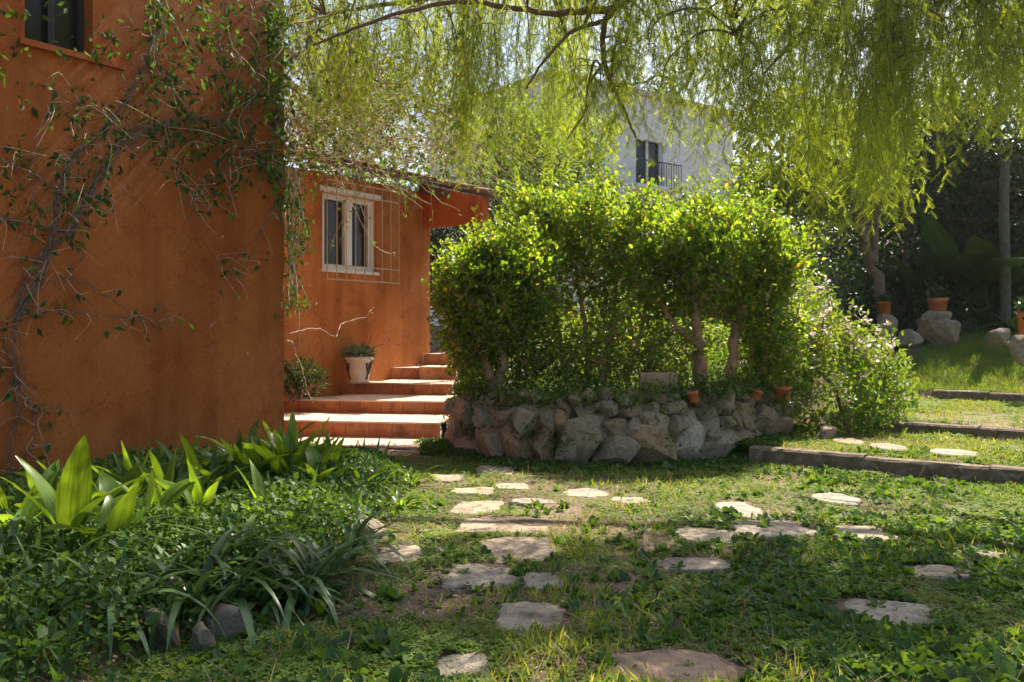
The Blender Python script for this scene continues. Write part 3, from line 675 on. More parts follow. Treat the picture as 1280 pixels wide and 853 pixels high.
def shrub(name, label, cat, limbs, lobes, ncl, lpc, leaf, size, lm, bm, group=None, shell=.45, gap=.0, seed=0, spread=.1, up=.35, twig=.007, shoots=0):
    base = np.array(limbs[0][0][0], float); root = thing(name, label, cat, tuple(base), group); nodes = [base]; tk = MB()
    for pts, r0, r1 in limbs:
        c = curve(pts, 16); rr = np.linspace(r0, r1, len(c)) * (1 + .12 * np.sin(np.arange(len(c)) * 1.7 + seed)); rr[0] *= 1.35
        c[1:-1] += rng.normal(size=(len(c) - 2, 3)) * r0 * .18
        tk.add(*tube(c, rr, 9)); nodes += list(c[len(c) // 3:])
    cl = lobes_pts(lobes, ncl, shell, gap, seed)
    for a, b in grow(nodes, cl, seed):
        m = (a + b) / 2 + rng.normal(size=3) * .06 * np.linalg.norm(b - a) - [0, 0, .03]
        tk.add(*tube([a, m, b], [twig * 1.6, twig * 1.2, twig * .6], 4))
    cen = np.mean([l[0] for l in lobes], 0); ST = []
    if shoots:
        hi = cl[np.argsort(-(cl[:, 2] + .35 * np.linalg.norm((cl - cen)[:, :2], axis=1)))[:int(len(cl) * .3)]]
        for p in hi[rng.integers(0, len(hi), shoots)]:
            L_ = rng.uniform(.12, .48); d_ = nrm(np.array([*((p - cen)[:2] * .35), .9]) + rng.normal(size=3) * .28); q_ = curve([p, p + d_ * L_ * .5 + rng.normal(size=3) * .02, p + d_ * L_ + rng.normal(size=3) * .04], 8)
            tk.add(*tube(q_, np.linspace(.005, .002, len(q_)), 3)); ST += [x_ for x_ in q_[1:] for _ in range(2)]
    put('trunk', tk, bm, root)
    T = np.repeat(cl, lpc, 0)
    if ST: T = np.vstack([T, np.array(ST)])
    n = len(T); out = nrm(T - cen)
    d = nrm(out * .55 + rng.normal(size=(n, 3)) * .75 + [0, 0, up]); T = T + rng.normal(size=(n, 3)) * np.where(np.arange(n) < len(cl) * lpc, spread, .015)[:, None]
    hint = nrm(np.array([0, 0, 1.0]) + rng.normal(size=(n, 3)) * .55)
    put('crown', scatter(MB(), *leaf, frames(d, hint), T, size * rng.uniform(.5, 1.35, n)), lm, root, False); return root
g_h = 'jade shrubs in the raised stone bed'
shrub('jade_shrub', 'dense dark green rounded shrub with twin bare trunks beside the terracotta steps', 'shrub',
      [([(-.22, 10.55, .68), (-.3, 10.55, 1.05), (-.42, 10.6, 1.4), (-.5, 10.65, 1.9)], .075, .03), ([(-.18, 10.55, .8), (-.1, 10.5, 1.1), (-.14, 10.55, 1.35), (.0, 10.7, 1.9)], .06, .025)],
      [((-.36, 10.6, 1.75), (.56, .55, .8)), ((.02, 10.75, 2.05), (.55, .55, .72)), ((.22, 10.65, 1.4), (.4, .4, .55)), ((-.1, 10.85, 2.25), (.5, .5, .34)), ((-.5, 10.75, 1.45), (.36, .4, .5)), ((-.6, 10.6, 2.0), (.32, .4, .5))], 1750, 11, LEAF_ROUND, .07, L_jade, M_bark_jade, g_h, .45, .34, 1, .065, shoots=60)
shrub('jade_shrub', 'tall sunlit yellow-green shrub with thin upright stems filling the middle of the hedge', 'shrub',
      [([(1.0, 11.4, .68), (.95, 11.4, 1.4), (.85, 11.5, 2.2), (.8, 11.5, 2.8)], .04, .015), ([(1.2, 11.4, .8), (1.3, 11.45, 1.5), (1.4, 11.5, 2.4)], .04, .015),
       ([(.7, 11.5, .8), (.6, 11.5, 1.5), (.45, 11.6, 2.4)], .035, .012), ([(1.5, 11.4, .8), (1.7, 11.4, 1.6), (1.8, 11.5, 2.5)], .035, .012)],
      [((1.25, 11.5, 2.55), (.85, .6, .72)), ((.55, 11.6, 2.5), (.65, .6, .75)), ((1.75, 11.4, 2.3), (.6, .5, .72)), ((1.1, 11.7, 1.7), (.9, .5, .5))], 900, 8, LEAF_ROUND, .072, L_jade, M_bark_jade, g_h, .3, .55, 2, .085, shoots=110)
shrub('jade_shrub', 'broad green shrub on two thick brown trunks at the flowery end of the hedge', 'shrub',
      [([(2.27, 10.6, .68), (2.25, 10.6, 1.15), (2.24, 10.6, 1.5), (2.1, 10.7, 2.2)], .10, .035), ([(2.62, 10.65, .68), (2.66, 10.65, 1.2), (2.75, 10.7, 1.7), (2.85, 10.8, 2.3)], .08, .03), ([(2.25, 10.6, 1.3), (2.0, 10.6, 1.5), (1.8, 10.7, 1.8)], .045, .02)],
      [((2.45, 10.7, 2.2), (.6, .55, .75)), ((2.95, 10.8, 2.2), (.58, .55, .72)), ((3.15, 10.8, 1.55), (.45, .45, .65)), ((2.1, 10.8, 2.45), (.5, .5, .55)), ((3.2, 10.75, 1.25), (.4, .35, .45)), ((3.25, 10.8, 2.3), (.38, .4, .48)), ((1.85, 10.9, 2.1), (.45, .4, .6))], 1650, 10, LEAF_ROUND, .07, L_jade, M_bark_jade, g_h, .45, .34, 3, .065, shoots=80)
shrub('jade_shrub', 'low bright green bush spilling over the clay block on the stone bed', 'shrub',
      [([(1.1, 10.6, .68), (1.1, 10.6, 1.0), (1.15, 10.65, 1.3)], .03, .015)],
      [((.85, 10.6, 1.1), (.45, .35, .36)), ((1.45, 10.8, 1.3), (.5, .35, .42)), ((1.9, 10.75, 1.15), (.4, .3, .4))], 520, 10, LEAF_OVAL, .06, L_jade, M_bark_jade, g_h, .4, .25, 4, .06)
shrub('jade_shrub', 'pale leafy shrub reaching up under the porch roof', 'shrub',
      [([(.1, 12.3, .9), (.05, 12.3, 1.6), (.0, 12.3, 2.4)], .04, .015)], [((-.1, 12.3, 2.5), (.75, .6, .5)), ((.6, 12.4, 2.75), (.7, .5, .5))], 520, 9, LEAF_ROUND, .055, L_jade, M_bark_jade, g_h, .35, .35, 5, .07)

def tree(label, x, Y, ztop, rx, lm, ncl, size, seed, lean=(0, 0), trunk=.14, zlow=None, group='trees beyond the garden', lpc=14, leaf=LEAF_OVAL, gap=.4, up=.1):
    zb = float(hgt(x, Y)) - .1; hh = ztop - zb; zl = zlow if zlow is not None else zb + hh * .35
    cz = (ztop + zl) / 2; rz = (ztop - zl) / 2; tx, ty = x + lean[0], Y + lean[1]
    r = np.random.default_rng(seed); lob = [((tx, ty, cz), (rx * .8, rx * .7, rz * .85))]
    for i in range(6):
        a = r.random() * 6.28; lob.append(((tx + math.cos(a) * rx * .55, ty + math.sin(a) * rx * .5, cz + r.uniform(-.5, .6) * rz), (rx * .5, rx * .45, rz * .42)))
    limbs = [([(x, Y, zb), (x + lean[0] * .3, Y, zb + hh * .2), (x + lean[0] * .8, Y + lean[1] * .5, zb + hh * .42), (tx, ty, cz + rz * .4)], trunk, trunk * .3)]
    for i in range(3):
        a = r.random() * 6.28; limbs.append(([(x + lean[0] * .6, Y + lean[1] * .3, zb + hh * .34), (tx + math.cos(a) * rx * .3, ty + math.sin(a) * rx * .3, cz - rz * .2), (tx + math.cos(a) * rx * .6, ty + math.sin(a) * rx * .55, cz + rz * .3)], trunk * .55, trunk * .15))
    return shrub('tree', label, 'tree', limbs, lob, ncl, lpc, leaf, size, lm, M_bark, group, .35, gap, seed, size * 1.5, up, .012)
shrub('jade_shrub', 'loose pale shoots rising above the middle of the hedge', 'shrub',
      [([(1.6, 11.9, .9), (1.6, 11.9, 1.8), (1.5, 11.9, 2.9)], .04, .012)], [((.6, 11.8, 2.95), (.95, .5, .42)), ((1.9, 11.7, 2.9), (1.0, .5, .4)), ((2.9, 11.5, 2.75), (.65, .5, .45)), ((1.3, 11.8, 2.4), (.6, .5, .5))], 560, 8, LEAF_ROUND, .068, L_jade, M_bark_jade, g_h, .1, .55, 6, .1, shoots=90)
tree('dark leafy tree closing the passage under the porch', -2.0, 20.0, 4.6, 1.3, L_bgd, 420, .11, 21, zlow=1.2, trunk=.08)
tree('bright yellow-green leafy tree behind the porch roof', -.3, 21, 7.6, 2.0, L_bg, 620, .13, 11, zlow=2.6)
tree('sunlit green tree between the house roof and the white building', 1.1, 24, 8.0, 1.9, L_bg, 520, .14, 12, zlow=3)
tree('airy olive tree rising over the house with the recessed window', -4.6, 23, 8.6, 2.3, L_bg, 520, .13, 13, zlow=4.2, gap=.55)
tree('leafy tree standing at the far end of the white building', 6.0, 19.5, 7.4, 1.4, L_bg, 480, .12, 14, zlow=2.4)
tree('leaning dark-trunked tree in front of the low whitewashed wall', 8.2, 19, 6.8, 1.5, L_bg, 520, .11, 15, lean=(-.7, 0), zlow=3.4, trunk=.16)
tree('shaded upright tree with dark leaves beside the leaning tree', 9.2, 20.5, 7.4, 1.3, L_bgd, 480, .12, 16, zlow=3.2)
tree('tall dense dark tree behind the large-leaved plant', 12.3, 22.3, 9.6, 2.8, L_bgd, 2000, .15, 17, zlow=1.8, gap=.15)
tree('dark evergreen tree at the far edge of the upper lawn', 15.2, 22, 9.5, 2.5, L_bgd, 800, .14, 18, zlow=1.5, gap=.15)
tree('small round tree standing above the hedge shrubs', 4.0, 17.5, 4.6, 1.2, L_bg, 420, .10, 19, zlow=2.0)
tree('distant tree whose top shows above the white building roof', 7.0, 44, 14.6, 1.6, L_bgd, 260, .22, 20, zlow=9, gap=.3)
# far wood on the hillside, one mass
r = np.random.default_rng(5); n = 26000
X = r.uniform(-45, 60, n); Yq = r.uniform(42, 60, n); top = 6.5 + 2.6 * fbm(X, Yq, .22, 4)
T = np.c_[X, Yq, hgt(X, Yq) + r.random(n) ** .7 * top]
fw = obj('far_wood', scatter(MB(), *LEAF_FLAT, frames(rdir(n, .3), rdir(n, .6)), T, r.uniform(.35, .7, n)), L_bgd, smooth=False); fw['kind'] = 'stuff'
fw['label'] = 'far green wood on the hillside behind the garden'; fw['category'] = 'wood'

# ------------------------------------------------------------------ pepper tree hanging over the garden
pep = thing('pepper_tree', 'weeping pepper tree whose fine hanging foliage curtains the top of the view', 'tree', (7.2, 7.0, 0))
LIM = [([(7.2, 7.0, -.1), (7.05, 7.1, 1.2), (6.6, 7.4, 2.8), (5.9, 7.8, 4.2)], .26, .16),
       ([(5.9, 7.8, 4.2), (4.6, 8.0, 5.3), (3.2, 8.1, 5.6), (2.1, 8.1, 5.3), (1.35, 8.05, 4.75), (.93, 8, 4.38)], .13, .05),
       ([(.93, 8, 4.38), (.84, 8, 4.25), (.84, 8, 3.9), (.92, 8, 3.68), (1.02, 7.97, 3.45), (1.12, 7.95, 3.2)], .035, .010),
       ([(.93, 8, 4.38), (.57, 8.1, 4.40), (.3, 8.2, 4.42), (-.5, 8.4, 4.6), (-1.3, 8.6, 4.5), (-2.0, 8.9, 4.35)], .04, .012),
       ([(.86, 8, 4.28), (.55, 7.9, 4.15), (.3, 7.85, 3.88), (.12, 7.8, 3.6)], .024, .008), ([(.84, 8, 3.9), (.7, 8, 3.7), (.66, 8, 3.45), (.5, 8, 3.2)], .016, .006),
       ([(.92, 8, 3.68), (1.2, 8, 3.72), (1.35, 8, 3.78), (1.6, 8.1, 3.7)], .012, .005),
       ([(3.2, 8.1, 5.6), (2.75, 7.9, 5.0), (2.68, 7.8, 4.45), (2.6, 7.75, 4.12), (2.42, 7.7, 3.95), (2.2, 7.7, 3.7)], .055, .010),
       ([(4.6, 8.0, 5.3), (3.5, 8.3, 4.9), (3.16, 8.3, 4.5), (3.28, 8.3, 4.25), (3.45, 8.25, 4.0), (3.5, 8.2, 3.5)], .05, .010),
       ([(5.9, 7.8, 4.2), (5, 6.6, 5.3), (3.8, 5.6, 5.9), (2.2, 5, 6.0), (.8, 4.8, 5.7)], .11, .03), ([(5.9, 7.8, 4.2), (6, 9.5, 5.2), (5, 10.5, 5.8), (3.2, 10.8, 5.9), (1, 10.8, 5.8), (-.8, 10.6, 5.5), (-2.2, 10.4, 5.2)], .11, .02),
       ([(5.9, 7.8, 4.2), (5.0, 7.9, 4.9), (4.2, 7.7, 4.8), (3.7, 7.5, 4.35)], .05, .012), ([(5.9, 7.8, 4.2), (5.3, 8.4, 4.7), (4.7, 8.6, 4.4), (4.35, 8.6, 3.95)], .05, .012), ([(2.1, 8.1, 5.3), (1.85, 7.7, 4.85), (1.8, 7.5, 4.3), (1.9, 7.4, 3.95)], .03, .008), ([(3.2, 8.1, 5.6), (3.0, 7.3, 5.0), (2.9, 7.0, 4.4), (3.0, 6.9, 4.0)], .035, .009), ([(3.2, 8.1, 5.6), (2.2, 9.3, 6.7), (.8, 10.6, 7.4), (-.6, 11.2, 7.3)], .06, .02), ([(6.6, 7.4, 2.8), (6.3, 9, 4.1), (5.9, 10.2, 4.8), (5.2, 11, 5)], .09, .02), ([(6.6, 7.4, 2.9), (5.8, 6.2, 4.4), (5.0, 5.6, 4.9)], .08, .02)]
tk = MB(); nodes = []
for i, (pts, r0, r1) in enumerate(LIM):
    c = curve(pts, 40); c[1:-1] += rng.normal(size=(len(c) - 2, 3)) * min(r0 * .12, .008); tk.add(*tube(c, np.linspace(r0, r1, len(c)), 8))
    if i: nodes += [(p, r) for p, r in zip(c[3:], np.linspace(r0, r1, len(c))[3:])]
nodes = np.array([n_[0] for n_ in nodes])
put('trunk', tk, M_bark, pep)
BY = ([330, 400, 500, 560, 650, 720, 770, 820, 880, 920, 980, 1020, 1080, 1130, 1170, 1230, 1290, 1500], [150, 195, 200, 225, 250, 235, 215, 210, 225, 265, 270, 335, 355, 310, 210, 230, 215, 210])
tw = MB(); LT, LD = [], []
def strand(A, zb, B=None):
    global LT, LD
    if B is None: B = nodes[int(np.argmin(np.linalg.norm(nodes - A, axis=1)))]
    L = A[2] - zb
    if L < .15: return
    sw = rng.normal(size=2) * .10 * L
    k = max(6, int(L / .045)); t = np.linspace(0, 1, k)
    h = np.c_[A[0] + sw[0] * t ** 1.3 + .03 * np.sin(t * 9 + rng.random() * 6), A[1] + sw[1] * t ** 1.3 + .03 * np.sin(t * 8 + rng.random() * 6), A[2] - L * t]
    m = (A + B) / 2 + [0, 0, .12 * np.linalg.norm(A - B)]
    pre = curve([B, m, A + [0, 0, .02], h[1]], 12)[:-1]
    full = np.vstack([pre, h[2:]]); tw.add(*tube(full, np.linspace(.005, .0012, len(full)), 3))
    i0 = len(pre) // 2
    pts = full[i0:]; n = len(pts)
    for rep in range(1):
        a = rng.random(n) * 6.28; d = np.c_[np.cos(a) * .7, np.sin(a) * .7, -rng.uniform(.35, 1.1, n)]
        LT.append(pts + rng.normal(size=(n, 3)) * .012); LD.append(nrm(d))
def dens(px):
    return np.interp(px, [340, 420, 560, 700, 750, 790, 830, 900, 1000, 1100, 1200, 1300], [.5, .8, .9, .9, .9, .85, .95, .9, 1.0, 1.0, 1.0, 1.0])
cnt = 0
while cnt < 1200:
    px = rng.uniform(345, 1330); 
    if rng.random() > dens(px): continue
    Y = rng.uniform(6.6, 8.8) if px > 730 else rng.uniform(9.4, 11.5); X = (px - CX) / F * Y
    yb = np.interp(px, *BY); zlow = H + (HY - yb) * Y / F; zf = H + HY * Y / F
    zbot = zlow + abs(rng.normal()) * (.55 if px < 960 else .85) + (rng.random() ** 2) * .5
    za = max(zf - .6, zbot + .4) + rng.uniform(0, 1.2); A = np.array([X, Y, min(za, zbot + 2.4)])
    if np.linalg.norm(nodes - A, axis=1).min() > 1.3: continue
    if A[2] < zbot + .3: continue
    B = nodes[int(np.argmin(np.linalg.norm(nodes - A, axis=1)))]; m = (A + B) / 2 + [0, 0, .15 * np.linalg.norm(A - B)]; br = curve([B, m, A, A + (A - m) * .25 + [0, 0, -.18]], 14); tw.add(*tube(br, np.linspace(.013, .004, len(br)), 4))
    for _k in range(int(rng.integers(4, 10))):
        b0 = br[rng.integers(4, len(br))]; A2 = b0 + rng.normal(size=3) * [.13, .13, .05]
        zb2 = zbot + abs(rng.normal()) * .3
        if A2[2] > zb2 + .25: strand(A2, zb2, b0); cnt += 1
# upper crown, mostly above the picture: shades the front of the garden
cnt = 0
while cnt < 190:
    b = nodes[rng.integers(len(nodes))]; A = b + rng.normal(size=3) * [.6, .6, .25] + [0, 0, .3]
    if A[1] > 10.2 or A[2] < 4.6: continue
    zf = H + HY * A[1] / F
    if (A[0] < 2.2 and A[1] > 6.5): continue
    strand(A, max(A[2] - rng.uniform(.5, 1.4), zf - .2)); cnt += 1
cnt = 0
while cnt < 230:
    A = np.array([rng.uniform(-.6, 1.9), rng.uniform(6.2, 7.9), rng.uniform(4.9, 6.1)]); zf = H + HY * A[1] / F; strand(A, max(A[2] - rng.uniform(.5, 1.2), zf)); cnt += 1
for _ in range(25):
    A = np.array([rng.uniform(-1.6, 1.8), rng.uniform(9.6, 12.2), rng.uniform(6.6, 7.8)]); strand(A, A[2] - rng.uniform(.4, 1.0))
T = np.concatenate(LT); D = np.concatenate(LD); n = len(T)
put('twigs', tw, M_twig_dark, pep)
put('crown', scatter(MB(), *PINN, frames(D, rdir(n)), T, rng.uniform(.09, .15, n)), L_pepper, pep, False)
print('pepper leaves', n)

# ------------------------------------------------------------------ climbing vine on the near wall
vine = thing('climbing_vine', 'grey-stemmed vine climbing over the shaded orange wall below the dark window', 'vine', tuple(wpt(20, 640, .03) * [1, 1, 0]))
VS = [([(10, 640, .03), (14, 560, .03), (24, 480, .03), (20, 400, .04), (45, 330, .05), (85, 290, .06), (112, 245, .08), (135, 205, .1), (165, 175, .12), (205, 160, .14), (240, 152, .15), (275, 158, .15), (300, 175, .16), (330, 205, .18), (352, 235, .2)], .028, .014),
      ([(20, 400, .05), (50, 345, .06), (65, 295, .07), (75, 230, .08), (95, 190, .1), (125, 165, .1), (160, 120, .12), (185, 70, .12), (200, 10, .12), (205, -40, .1)], .016, .006),
      ([(24, 480, .03), (5, 430, .03), (-20, 400, .03)], .012, .006), ([(85, 290, .06), (55, 285, .05), (20, 275, .05), (-20, 270, .04)], .010, .006),
      ([(240, 152, .15), (215, 110, .15), (195, 80, .15), (190, 30, .13)], .010, .005), ([(275, 158, .15), (290, 110, .18), (275, 60, .18), (285, 0, .16), (290, -40, .15)], .011, .006),
      ([(330, 205, .18), (310, 150, .2), (320, 90, .22), (312, 30, .2), (330, -30, .2)], .011, .006), ([(75, 345, .05), (100, 350, .06), (140, 375, .08), (180, 398, .1), (215, 405, .12)], .008, .003),
      ([(45, 385, .04), (90, 392, .05), (140, 398, .07), (175, 405, .08)], .006, .003), ([(350, 250, .2), (330, 280, .18), (300, 320, .15), (278, 360, .1), (268, 408, .06)], .008, .003),
      ([(330, 290, .12), (300, 345, .1), (285, 340, .08), (270, 320, .08)], .005, .003), ([(24, 480, .03), (40, 510, .04), (60, 520, .06), (75, 510, .08)], .006, .003), ([(40, 510, .04), (42, 550, .04), (15, 590, .03)], .005, .003),
      ([(112, 245, .08), (70, 235, .06), (30, 210, .05), (0, 205, .05)], .006, .003), ([(165, 175, .12), (135, 150, .1), (100, 130, .1), (60, 135, .08)], .007, .003), ([(205, 160, .14), (200, 185, .15), (215, 200, .16), (222, 230, .16)], .005, .002),
      ([(300, 175, .16), (270, 230, .14), (245, 245, .12), (235, 260, .1)], .005, .002), ([(352, 235, .2), (340, 190, .25), (350, 140, .25), (345, 80, .25), (352, 20, .25)], .014, .008)]
vs = MB(); vtw = MB(); vt = []; vd = []
for pts, r0, r1 in VS:
    w_ = [wpt(*p) for p in pts]; c = curve(w_, 14 * len(w_)); k_ = np.arange(len(c)); c += (np.sin(k_ * .55 + rng.random() * 6) * .012 + np.sin(k_ * 1.3 + rng.random() * 6) * .006)[:, None] * (U * .6 + Zv * .6) + np.cumsum(rng.normal(size=c.shape) * .004, 0) * np.linspace(0, 1, len(c))[:, None] * .5
    rr = np.linspace(r0, r1, len(c)) if len(pts) < 15 else np.interp(np.linspace(0, 1, len(c)), [0, .25, .4, .6, 1], [.004, .007, .014, .016, .008])
    vs.add(*tube(c, rr, 6))
    if len(pts) >= 9:
        for ph in (0, 2.2, 4.1):
            k2 = np.arange(len(c)); vs.add(*tube(c + (U * .035) * np.sin(k2 * .21 + ph)[:, None] + Zv * (.035 * np.cos(k2 * .17 + ph))[:, None] + NV * .012, rr * .5, 5))
    up_zone = np.mean([p[1] for p in pts]) < 260
    for j in range(0, len(c), 2):
        if rng.random() < (.8 if up_zone else .3):
            a = c[j]; L = rng.uniform(.12, .55 if up_zone else .3); d = nrm(U * rng.normal() * .8 + NV * rng.uniform(.15, .9) + Zv * rng.normal() * .7)
            tws = curve([a, a + d * L * .5 + rng.normal(size=3) * .05, a + d * L + rng.normal(size=3) * .06 - Zv * .08], 8); (vtw if rng.random() < .6 else vs).add(*tube(tws, np.linspace(.0045, .0018, len(tws)), 3))
            for q in tws[2:]:
                if rng.random() < (.36 if up_zone else .22): vt.append(q); vd.append(nrm(rng.normal(size=3) * .6 + [0, 0, -.6]))
def clusterleaves(px0, px1, py0, py1, off0, off1, k, base=C1):
    for _ in range(k):
        c = wpt(rng.uniform(px0, px1), rng.uniform(py0, py1), rng.uniform(off0, off1), base)
        for _ in range(int(rng.integers(4, 10))): vt.append(c + rng.normal(size=3) * .06); vd.append(nrm(rng.normal(size=3) * .6 + [0, 0, -.7]))
clusterleaves(240, 352, 0, 240, .05, .35, 95); clusterleaves(170, 250, 0, 220, .05, .25, 50); clusterleaves(0, 150, 0, 300, .02, .14, 46); clusterleaves(335, 356, 0, 260, .1, .4, 80)
put('stem', vs, M_bark_grey, vine); o = put('twigs', vtw, M_twig, vine); o['kind'] = 'stuff'
T = np.array(vt); n = len(T)
put('foliage', scatter(MB(), *LEAF_OVAL, frames(np.array(vd), rdir(n)), T, rng.uniform(.05, .11, n)), L_vine, vine, False)

# hanging vine at the house corner and the dry tangle over the recessed wing's roof
dry = thing('dry_vine', 'tangle of bare pale vine twigs sprawling over the recessed wing and its roof', 'vine', tuple(C1))
ds = MB(); dt = []; dd = []
def droop(pts, r0, r1, leafp, acc=ds):
    c = curve(pts, 10 * len(pts)); c[1:] += np.cumsum(rng.normal(size=(len(c) - 1, 3)) * .006, 0); acc.add(*tube(c, np.linspace(r0, r1, len(c)), 4))
    for q in c:
        if rng.random() < leafp: dt.append(q + rng.normal(size=3) * .03); dd.append(nrm(rng.normal(size=3) * .7 + [0, 0, -.5]))
    return c
CC = lambda px, py, Y: PX(px, py, Y)
for _ in range(430):
    Y = rng.uniform(10.2, 14.8); px = rng.uniform(352, 575); py = rng.uniform(60, 205) + (px - 350) * .03
    a = CC(px, py, Y); L = rng.uniform(.5, 1.9); th = rng.random() * 6.28; d = nrm(np.array([math.cos(th), math.sin(th) * .6, rng.normal() * .45]))
    droop([a, a + d * L * .35 + [0, 0, .12 * L], a + d * L * .7 + rng.normal(size=3) * .12, a + d * L + [0, 0, -.1 * L]], rng.uniform(.005, .010), .003, .22)
for pts in ([(372, 40, 10.2), (420, 60, 11), (460, 120, 12), (478, 190, 13.5), (482, 250, 14.3)], [(350, 120, 9.8), (400, 190, 11), (430, 235, 13), (470, 300, 14), (498, 315, 14.3)], [(360, 200, 10), (420, 215, 12), (500, 185, 13.5), (600, 200, 14.5)],
            [(365, 30, 10), (440, 20, 10.6), (520, 60, 11.4), (590, 120, 12.5)], [(355, 60, 9.8), (430, 110, 11.5), (520, 150, 13), (610, 170, 14.5)]):
    droop([CC(*p) for p in pts], .012, .004, .25)
for k in range(9):
    x0 = rng.uniform(352, 372); Y = rng.uniform(9.3, 9.9); yb = rng.uniform(300, 455) if k < 6 else 395
    droop([CC(x0, 210, Y), CC(x0 + rng.uniform(-6, 16), 280, Y), CC(x0 + rng.uniform(-8, 14), (280 + yb) / 2, Y), CC(x0 + rng.uniform(-4, 18), yb, Y)], rng.uniform(.006, .018), .004, .7 if yb < 410 else .25)
droop([CC(358, 425, 9.7), CC(366, 430, 9.9), CC(378, 460, 10.1), CC(388, 492, 10.2), CC(396, 503, 10.3)], .009, .004, .05)
droop([CC(362, 418, 9.8), CC(390, 412, 10.3), CC(418, 421, 10.8)], .006, .003, .1); droop([CC(420, 421, 10.8), CC(428, 400, 11), CC(455, 395, 11.4), CC(466, 382, 11.6)], .006, .003, .1)
put('stem', ds, M_twig, dry)
for _ in range(120):
    c = CC(rng.uniform(345, 440), rng.uniform(-10, 230), rng.uniform(9.6, 11.2)) if _ < 70 else CC(rng.uniform(480, 640), rng.uniform(90, 235), rng.uniform(13.0, 15))
    for _k in range(8): dt.append(c + rng.normal(size=3) * .11); dd.append(nrm(rng.normal(size=3) * .7 + [0, 0, -.5]))
for _ in range(26):
    c = CC(rng.uniform(358, 385), rng.uniform(230, 395), rng.uniform(9.4, 9.9))
    for _k in range(7): dt.append(c + rng.normal(size=3) * .05); dd.append(nrm(rng.normal(size=3) * .6 + [0, 0, -.8]))
T = np.array(dt); n = len(T)
put('foliage', scatter(MB(), *LEAF_OVAL, frames(np.array(dd), rdir(n)), T, rng.uniform(.05, .10, n)), L_ivy, dry, False)

# ------------------------------------------------------------------ leafy bed in front of the house
WB = lambda x, y: np.dot(np.c_[x, y, np.zeros(len(x))] - C1, NV)       # distance out of the near wall
def bedpts(n, margin=0.05):
    out = np.zeros((0, 2))
    while len(out) < n:
        y = 2.6 + 6.9 * rng.random(n * 3); x = rng.uniform(-5, -.6, n * 3); e_ = np.interp(y, *BEDX)
        ok = (x < e_ - .02 + .12 * rng.normal(size=len(x)) * .5) & (WB(x, y) > margin) & (np.abs(x / y) < .68); out = np.vstack([out, np.c_[x, y][ok]])
    return out[:n]
n = 34000; b_ = bedpts(n); hz = hgt(b_[:, 0], b_[:, 1]); ht = .07 + .3 * fbm(b_[:, 0], b_[:, 1], 1.7, 9) ** 1.3
T = np.c_[b_, hz + ht * rng.random(n) ** .6]
d = rdir(n, .25); gc = scatter(MB(), *LEAF_WEED, frames(d, nrm(np.array([0, 0, 1.]) + rng.normal(size=(n, 3)) * .4)), T, rng.uniform(.022, .034, n) * rng.choice([1, 1, 1.4, 2.1], n))
k = n // 3; st = np.stack([T[:k] * [1, 1, 0] + np.c_[np.zeros((k, 2)), hz[:k] - .02], T[:k]], 1)
for s_, e_ in st[::2]: gc.add([s_ + [-.002, 0, 0], s_ + [.002, 0, 0], e_ + [.0015, 0, 0], e_ + [-.0015, 0, 0]], [[0, 1, 2, 3]])
o = obj('ground_cover', gc, L_weed, smooth=False); o['kind'] = 'stuff'; o['label'] = 'dense low leafy ground cover filling the bed along the orange wall'; o['category'] = 'ground cover'
n = 420; b_ = bedpts(n); T = np.c_[b_, hgt(b_[:, 0], b_[:, 1])]; a = rng.random(n) * 6.28
Mz = np.stack([np.stack([np.cos(a), -np.sin(a), 0 * a], -1), np.stack([np.sin(a), np.cos(a), 0 * a], -1), np.stack([0 * a, 0 * a, 1 + 0 * a], -1)], 1)
o = obj('bed_grass', scatter(MB(), *BLADE, Mz, T, rng.uniform(.14, .38, n)), L_strap, smooth=False); o['kind'] = 'stuff'; o['label'] = 'thin grassy blades standing among the leaves of the bed'; o['category'] = 'grass'
# broad-leaved plants; each leaf is a part
def broad_leaf(seed, L=1.0, wd=.2, bend=.5, fold=.25, n=9, stalk=.25, tipk=1.0):
    V = []; r = random.Random(seed); tw_ = r.uniform(-.5, .5)
    for i in range(n):
        t = i / (n - 1); a = bend * t ** 1.6; y = math.sin(a) / max(bend, .01) * .9 * t if False else 0
        V0 = (0, t * math.sin(bend * t) * L * .85, t * math.cos(bend * t * .9) * L)
        k = max(0, (t - stalk) / (1 - stalk)); w_ = wd * (math.sin(math.pi * min(1, k ** .75 * .97 + .03)) ** .8) if t > stalk else .012
        w_ = max(w_, .010) if i < n - 1 else .003; ph = tw_ * t; wob = .06 * wd * math.sin(9 * t + seed)
        for s_ in (-1, 0, 1): V.append((V0[0] + s_ * w_ * math.cos(ph) * .5, V0[1] - abs(s_) * fold * w_ * .5 + s_ * w_ * math.sin(ph) * .5 + wob * s_, V0[2] + abs(s_) * fold * .1 * w_))
    Fc = [[3 * i + j, 3 * i + j + 1, 3 * i + j + 4, 3 * i + j + 3] for i in range(n - 1) for j in range(2)]
    return MB().add(V, Fc).mesh('leaf')
LM = [broad_leaf(i, 1, .15 + .035 * (i % 4), .2 + .2 * (i % 4), .3, 10, .18) for i in range(8)]
for m_ in LM: m_.materials.append(L_lily)
STM = [broad_leaf(20 + i, 1, .07, .9 + .35 * (i % 4), .3, 10, .0) for i in range(6)]
for m_ in STM: m_.materials.append(L_strap)
BGM = [broad_leaf(40 + i, 1, .22, .6 + .3 * (i % 3), .25, 10, .38) for i in range(5)]
for m_ in BGM: m_.materials.append(L_big)
YLM = [broad_leaf(60 + i, 1, .09, .8 + .3 * (i % 4), .3, 9, .0) for i in range(5)]
for m_ in YLM: m_.materials.append(L_lily)
